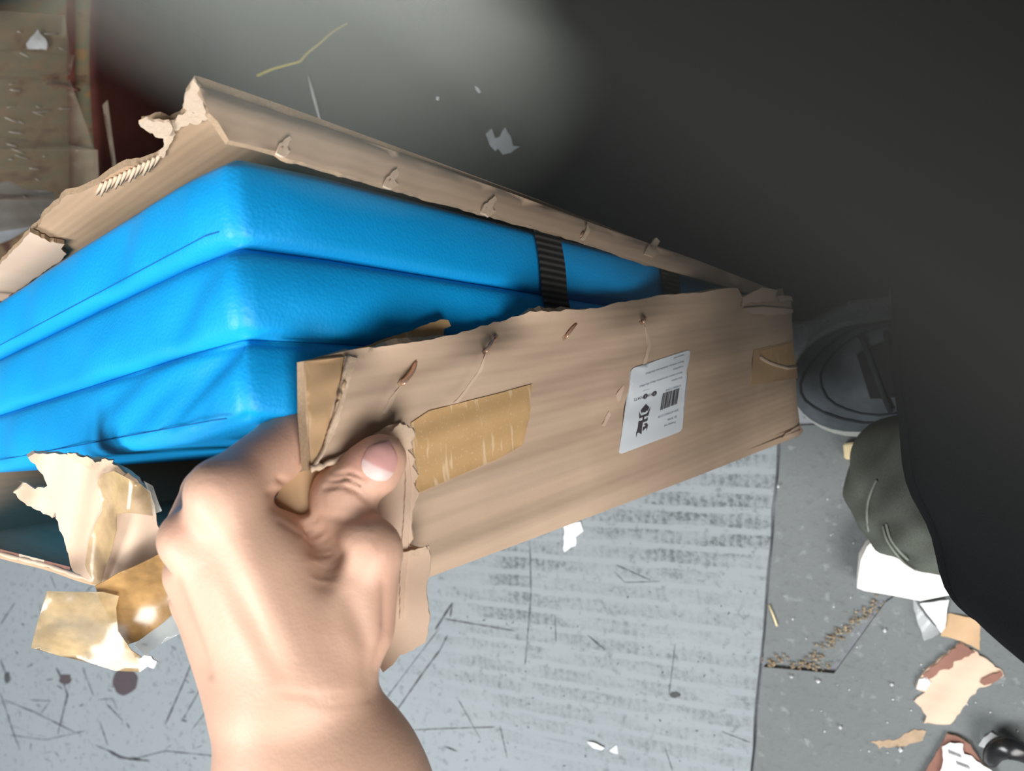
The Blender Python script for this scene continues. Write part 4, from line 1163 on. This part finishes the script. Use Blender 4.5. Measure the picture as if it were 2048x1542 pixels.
# nail axis: from its base to the tip, in pixels
nb = Vector((744, 958)); nt = Vector((778, 884)); ax_ = (nt - nb); side_ = Vector((ax_.y, -ax_.x)).normalized() * -1
nv, nf, nuv = [], [], []
NU, NVv = 14, 16
for j in range(NVv + 1):
    v = j / NVv; wd = 33 * (1 - (2 * abs(v - .42)) ** 3.2 * .45)
    for i in range(NU + 1):
        u = i / NU * 2 - 1
        q = nb + ax_ * (v - .10 * (u * u) * (2 * v - 1)) + side_ * (u * wd)
        edge = max(abs(u), abs(v * 2 - 1))
        nv.append(on_skin(q.x, q.y, .0007 * (1 - edge ** 4) + .0004)); nuv.append((i / NU, v))
for j in range(NVv):
    for i in range(NU):
        a = j * (NU + 1) + i; nf.append((a, a + 1, a + NU + 2, a + NU + 1))
o = mesh('thumbnail', nv, nf, M['nail'], None, True, nuv)
bm = bmesh.new(); bm.from_mesh(o.data); bmesh.ops.recalc_face_normals(bm, faces=bm.faces[:]); bm.to_mesh(o.data); bm.free()
pp_(o, body); o['label'] = 'thumbnail'

# shirt: a hanging tube of black cloth from hem to shoulders
def ring(z, cx, cy, ax, ay, n, ph):
    out = []
    for k in range(n):
        a = 2 * math.pi * k / n; ca, sa = math.cos(a), math.sin(a); e = 2 / 2.6
        x = -math.copysign(abs(ca) ** e, ca) * ax; y = math.copysign(abs(sa) ** e, sa) * ay
        f = 1 + .018 * math.sin(a * 7 + ph) + .012 * math.sin(a * 13 - ph * 1.7) + .008 * math.sin(a * 23 + ph * .6)
        out.append(Vector((cx + x * f, cy + y * f, z)))
    return out
NSg = 160; rows = []
levels = 30
for k in range(levels):
    t = k / (levels - 1)
    z = H - .515 + t * .62
    cx = .165 + .11 * t; rows.append(ring(z, cx, .10, .172 * (1 - .12 * t), .285 - .01 * t, NSg, t * 5))
neck = []
for k in range(1, 6):
    t = k / 5; rows.append(ring(H + .105 + .07 * math.sin(t * 1.5), .275, .10, .151 * (1 - t * .62), .275 * (1 - t * .70), NSg, 5))
def tuberows(name, rows, mat, th=.0012, close=True):
    v = [p for r_ in rows for p in r_]; n = len(rows[0]); f = []
    for i in range(len(rows) - 1):
        for k in range(n): f.append((i * n + k, i * n + (k + 1) % n, (i + 1) * n + (k + 1) % n, (i + 1) * n + k))
    o = mesh(name, v, f, mat)
    bm = bmesh.new(); bm.from_mesh(o.data); bmesh.ops.recalc_face_normals(bm, faces=bm.faces[:]); bm.to_mesh(o.data); bm.free()
    md = o.modifiers.new('thickness', 'SOLIDIFY'); md.thickness = th; md.offset = -1
    return o
shirt = pp_(tuberows('shirt', rows, M['shirt']))
shirt['label'] = 'black shirt'
hem = [[p + (p - Vector((.165, .10, p.z))).normalized() * .0014 for p in rows[0]]]
hem0 = []
for dz in (-.0012, .004, .010, .016, .0175):
    tt = dz / (.62) * (levels - 1); i0 = max(0, min(levels - 2, int(tt))); fr = tt - i0
    ringp = [rows[i0][k].lerp(rows[i0 + 1][k], fr) for k in range(NSg)]
    bulge = .0018 if .0 < dz < .017 else .0002
    hem0.append([p + (p - Vector((.168, .10, p.z))).normalized() * bulge for p in ringp])
pp_(tuberows('hem', hem0, M['shirt'], .0006), shirt)
# right sleeve, raised beside the phone so that it blurs across the corner of the view
def sleeve(name, pts, mat, n=28, m=10):
    P = catmull([W(*p[:3]) for p in pts], m); R = []
    for i in range(len(pts) - 1):
        for j in range(m): R.append(pts[i][3] + (pts[i + 1][3] - pts[i][3]) * j / m)
    R.append(pts[-1][3])
    rws = []
    for i, p in enumerate(P):
        t = (P[min(i + 1, len(P) - 1)] - P[max(i - 1, 0)]).normalized()
        u = t.cross(Vector((.1, .2, 1))).normalized(); v = u.cross(t)
        rws.append([p + u * math.cos(a) * R[i] * (1 + .05 * math.sin(3 * a + i * .3)) + v * math.sin(a) * R[i] * (1 + .04 * math.sin(5 * a + i * .4)) for a in np.linspace(0, 2 * math.pi, n, endpoint=False)])
    return tuberows(name, rws, mat, .0010)
SLEEVE = False
# left sleeve around the bare upper arm
pp_(sleeve('sleeve', [(1640, 2590, .33, .060), (1850, 2540, .32, .066), (2150, 2450, .31, .072), (2700, 2200, .30, .08)], M['shirt']), shirt)

# jeans: bent left knee in view, right leg under the shirt
def wcap(a, b, ra, rb, k=.03): return (*a, *b, ra, rb, k)
LK = W(1832, 972, .695); RK = W(2010, 560, .56)
hipL = Vector((.24, -.07, .46)); hipR = Vector((.24, .13, .46))
jp = [wcap(tuple(hipL), tuple(LK + Vector((.03, .01, .03))), .085, .066), wcap(tuple(LK), tuple(LK + Vector((.012, -.012, .01))), .060, .060), wcap(tuple(LK + Vector((0.01, 0, -.01))), tuple(LK + Vector((.30, -.02, -.085))), .056, .05),
      wcap(tuple(hipR), tuple(RK), .085, .07), wcap(tuple(RK), tuple(Vector((.10, .035, .14))), .066, .055),
      wcap(tuple(hipL + Vector((0, 0, .02))), tuple(hipR + Vector((0, 0, .02))), .12, .12)]
JV, JF = sdf_mesh(jp, .0055, .03)
JV = relax(JV, JF, 3)
JN = vnormals(JV, JF)
fo_ = .0022 * np.sin(JV[:, 0] * 95 + JV[:, 2] * 60) + .0018 * np.sin(JV[:, 1] * 130 + JV[:, 2] * 85 + 1) + .0014 * np.sin(JV[:, 0] * 180 - JV[:, 1] * 150)
JV = JV + JN * fo_[:, None]
jeans = pp_(mesh('jeans', JV.tolist(), JF.tolist(), M['denim'])); jeans['label'] = 'olive green jeans'
jb = BVHTree.FromPolygons([Vector(v) for v in JV.tolist()], JF.tolist())
def on_jean(px, py, off):
    d = (W(px, py, 1.0) - CAM_P).normalized(); h = jb.ray_cast(CAM_P + d * .3, d)
    return h[0] + h[1] * off if h[0] else None
for line in ([(1738, 1060), (1736, 1034), (1738, 1006), (1746, 980), (1756, 960)], [(1768, 1050), (1776, 1078), (1792, 1104), (1812, 1124), (1834, 1138)], [(1774, 1046), (1782, 1074), (1798, 1098), (1818, 1118)]):
    P = [on_jean(x, y, .0012) for x, y in line]; P = [p for p in P if p]
    if len(P) > 2: pp_(tube('stitching', catmull(P, 6), .0011, M['thread'], None, 6), jeans)

# right shoe: sole, upper, laces
toe = F(1586, 790, .02); heel = F(2075, 665, .02)
toe.z = heel.z = 0
dirn = (toe - heel).normalized(); lat = Vector((-dirn.y, dirn.x, 0))
SLn = .285
def shp(l, w, z): return toe - dirn * l + lat * w + Vector((0, 0, z))
def halfw(l, sgn):
    t = l / SLn
    toew = math.sqrt(max(0, 1 - ((.075 - min(l, .075)) / .075) ** 2))
    base = .060 - .012 * math.sin(math.pi * min(1, max(0, (t - .30) / .5))) - .006 * max(0, t - .75) * 4
    heelw = math.sqrt(max(0, 1 - ((l - (SLn - .04)) / .04) ** 2)) if l > SLn - .04 else 1
    return base * toew * heelw + .0005
ls = [0, .002, .006, .012, .02, .03, .042, .056, .072, .09, .11, .13, .15, .17, .19, .21, .23, .25, .262, .272, .28, .285]
shoe_e = None
outl = [shp(l, halfw(l, 1) * 1.07, 0) for l in ls] + [shp(l, -halfw(l, -1) * 1.07, 0) for l in reversed(ls)]
n = len(outl); v = [p + Vector((0, 0, .008)) for p in outl] + [p + Vector((0, 0, .026)) for p in outl]
f = [tuple(range(n - 1, -1, -1)), tuple(range(n, 2 * n))] + [(i, (i + 1) % n, n + (i + 1) % n, n + i) for i in range(n)]
def fixn(o):
    bm = bmesh.new(); bm.from_mesh(o.data); bmesh.ops.recalc_face_normals(bm, faces=bm.faces[:]); bm.to_mesh(o.data); bm.free(); return o
rows = []
def hgt(l):
    return .026 + .030 * min(1, (l / .03)) ** .5 + .038 * min(1, max(0, (l - .06) / .10)) ** 1.2 + .012 * min(1, max(0, (l - .16) / .06))
for l in ls[1:]:
    hw = halfw(l, 1) * .98; hh = hgt(l) - .022
    rr = []
    for k in range(25):
        a = math.pi * k / 24; e = .72
        rr.append(shp(l, math.copysign(abs(math.cos(a)) ** e, math.cos(a)) * hw, .022 + math.sin(a) ** e * hh * (1 if l < .15 else 1)))
    rows.append(rr)
uv_, uf = [p for r_ in rows for p in r_], []
for i in range(len(rows) - 1):
    for k in range(24): uf.append((i * 25 + k, i * 25 + k + 1, (i + 1) * 25 + k + 1, (i + 1) * 25 + k))
c0_ = len(uv_); uv_.append(shp(0.0004, 0, .036)); uf += [(c0_, k + 1, k) for k in range(24)]
shoe = pp_(fixn(mesh('shoe', uv_, uf, M['suede']))); shoe['label'] = 'worn grey suede shoe'
def spart(o): return pp_(o, shoe)
spart(fixn(mesh('sole', v, f, M['sole'], None, False)))
# toe bumper seam and raised panels
def up(l, ang, off=.001):
    hw = halfw(l, 1) * .98; hh = hgt(l) - .022; a = math.radians(ang); e = .72
    return shp(l, math.copysign(abs(math.cos(a)) ** e, math.cos(a)) * (hw + off), .022 + abs(math.sin(a)) ** e * (hh) + off)
bump_pts = [up(.13 - .118 * math.sin(math.pi * k / 16), 14 + 152 * k / 16, .0006) for k in range(17)]
spart(tube('toe_seam', bump_pts, .0016, M['suede_dark'], None, 6))
bump_pts = [up(.14 - .105 * math.sin(math.pi * k / 16), 26 + 128 * k / 16, .0006) for k in range(17)]
spart(tube('toe_seam', bump_pts, .0012, M['suede_dark'], None, 6))
tv, tf = [], []
for i, l in enumerate(np.linspace(.078, .21, 12)):
    for j, a in enumerate(np.linspace(90 - (16 + 16 * min(1, i / 5)), 90 + (16 + 16 * min(1, i / 5)), 9)):
        tv.append(up(l, a, .0025))
for i in range(11):
    for j in range(8): tf.append((i * 9 + j, i * 9 + j + 1, i * 9 + j + 10, i * 9 + j + 9))
spart(fixn(mesh('tongue', tv, tf, M['lace'])))
for k in range(6):
    l = .090 + k * .018; s = 1 if k % 2 else -1
    spart(tube('lace', [up(l + s * .006 * (j / 6 - .5), 90 - 36 + 72 * j / 6, .005) for j in range(7)], .0028, M['lace'] if k % 3 else M['suede_dark'], None, 8, .6))

# right sleeve raised beside the phone: lies so close to the lens that it blurs across the upper corner
dv_ = Vector((.837, -.547, 0)).normalized()
ry_ = ray(1325, 395); ry_ = (ry_ - dv_ * ry_.dot(dv_)).normalized()
nn_ = dv_.cross(ry_).normalized()
if nn_.y < 0: nn_ = -nn_
SR, SL_ = .021, .0090
axp = ry_ * SL_ + nn_ * SR
def sleeve_tube(name, path, mat, n=36):
    rws = []
    for i, (p, r_) in enumerate(path):
        t = (path[min(i + 1, len(path) - 1)][0] - path[max(i - 1, 0)][0]).normalized()
        u = t.cross(Vector((0, 0, 1))).normalized(); v = u.cross(t)
        rws.append([cam2w(p + (u * math.cos(a) + v * math.sin(a)) * r_ * (1 + .012 * math.sin(4 * a + i * .7))) for a in np.linspace(0, 2 * math.pi, n, endpoint=False)])
    return tuberows(name, rws, mat, .0006)
main = [(axp + dv_ * t, SR) for t in np.linspace(-.0024, .05, 12)]
endp = main[-1][0]
sh_c = Vector((.33, .16, .06))
for k in range(1, 9):
    t = k / 8; main.append((endp + dv_ * (.05 * t) * (1 - t) + (sh_c - endp) * t * t + Vector((0, 0, .03 * math.sin(math.pi * t))), SR + .045 * t))
main = [(axp + dv_ * -.0026, SR * .2), (axp + dv_ * -.0025, SR * .7)] + main
rs = pp_(sleeve_tube('sleeve', main, M['sleeve']), shirt)
rs['label'] = 'charcoal sleeve raised close to the lens'
cf = [(axp + dv_ * -.0050, SR * .05), (axp + dv_ * -.0049, SR * .6), (axp + dv_ * -.0047, SR * 1.0), (axp + dv_ * -.0040, SR * 1.012), (axp + dv_ * -.0023, SR * 1.012)]
cu_ = pp_(sleeve_tube('haze_cuff', cf, M['haze_cuff']), shirt)  # pale end added to imitate the bright haze at the sleeve edge
cu_['label'] = 'pale sleeve end added to imitate bright haze'
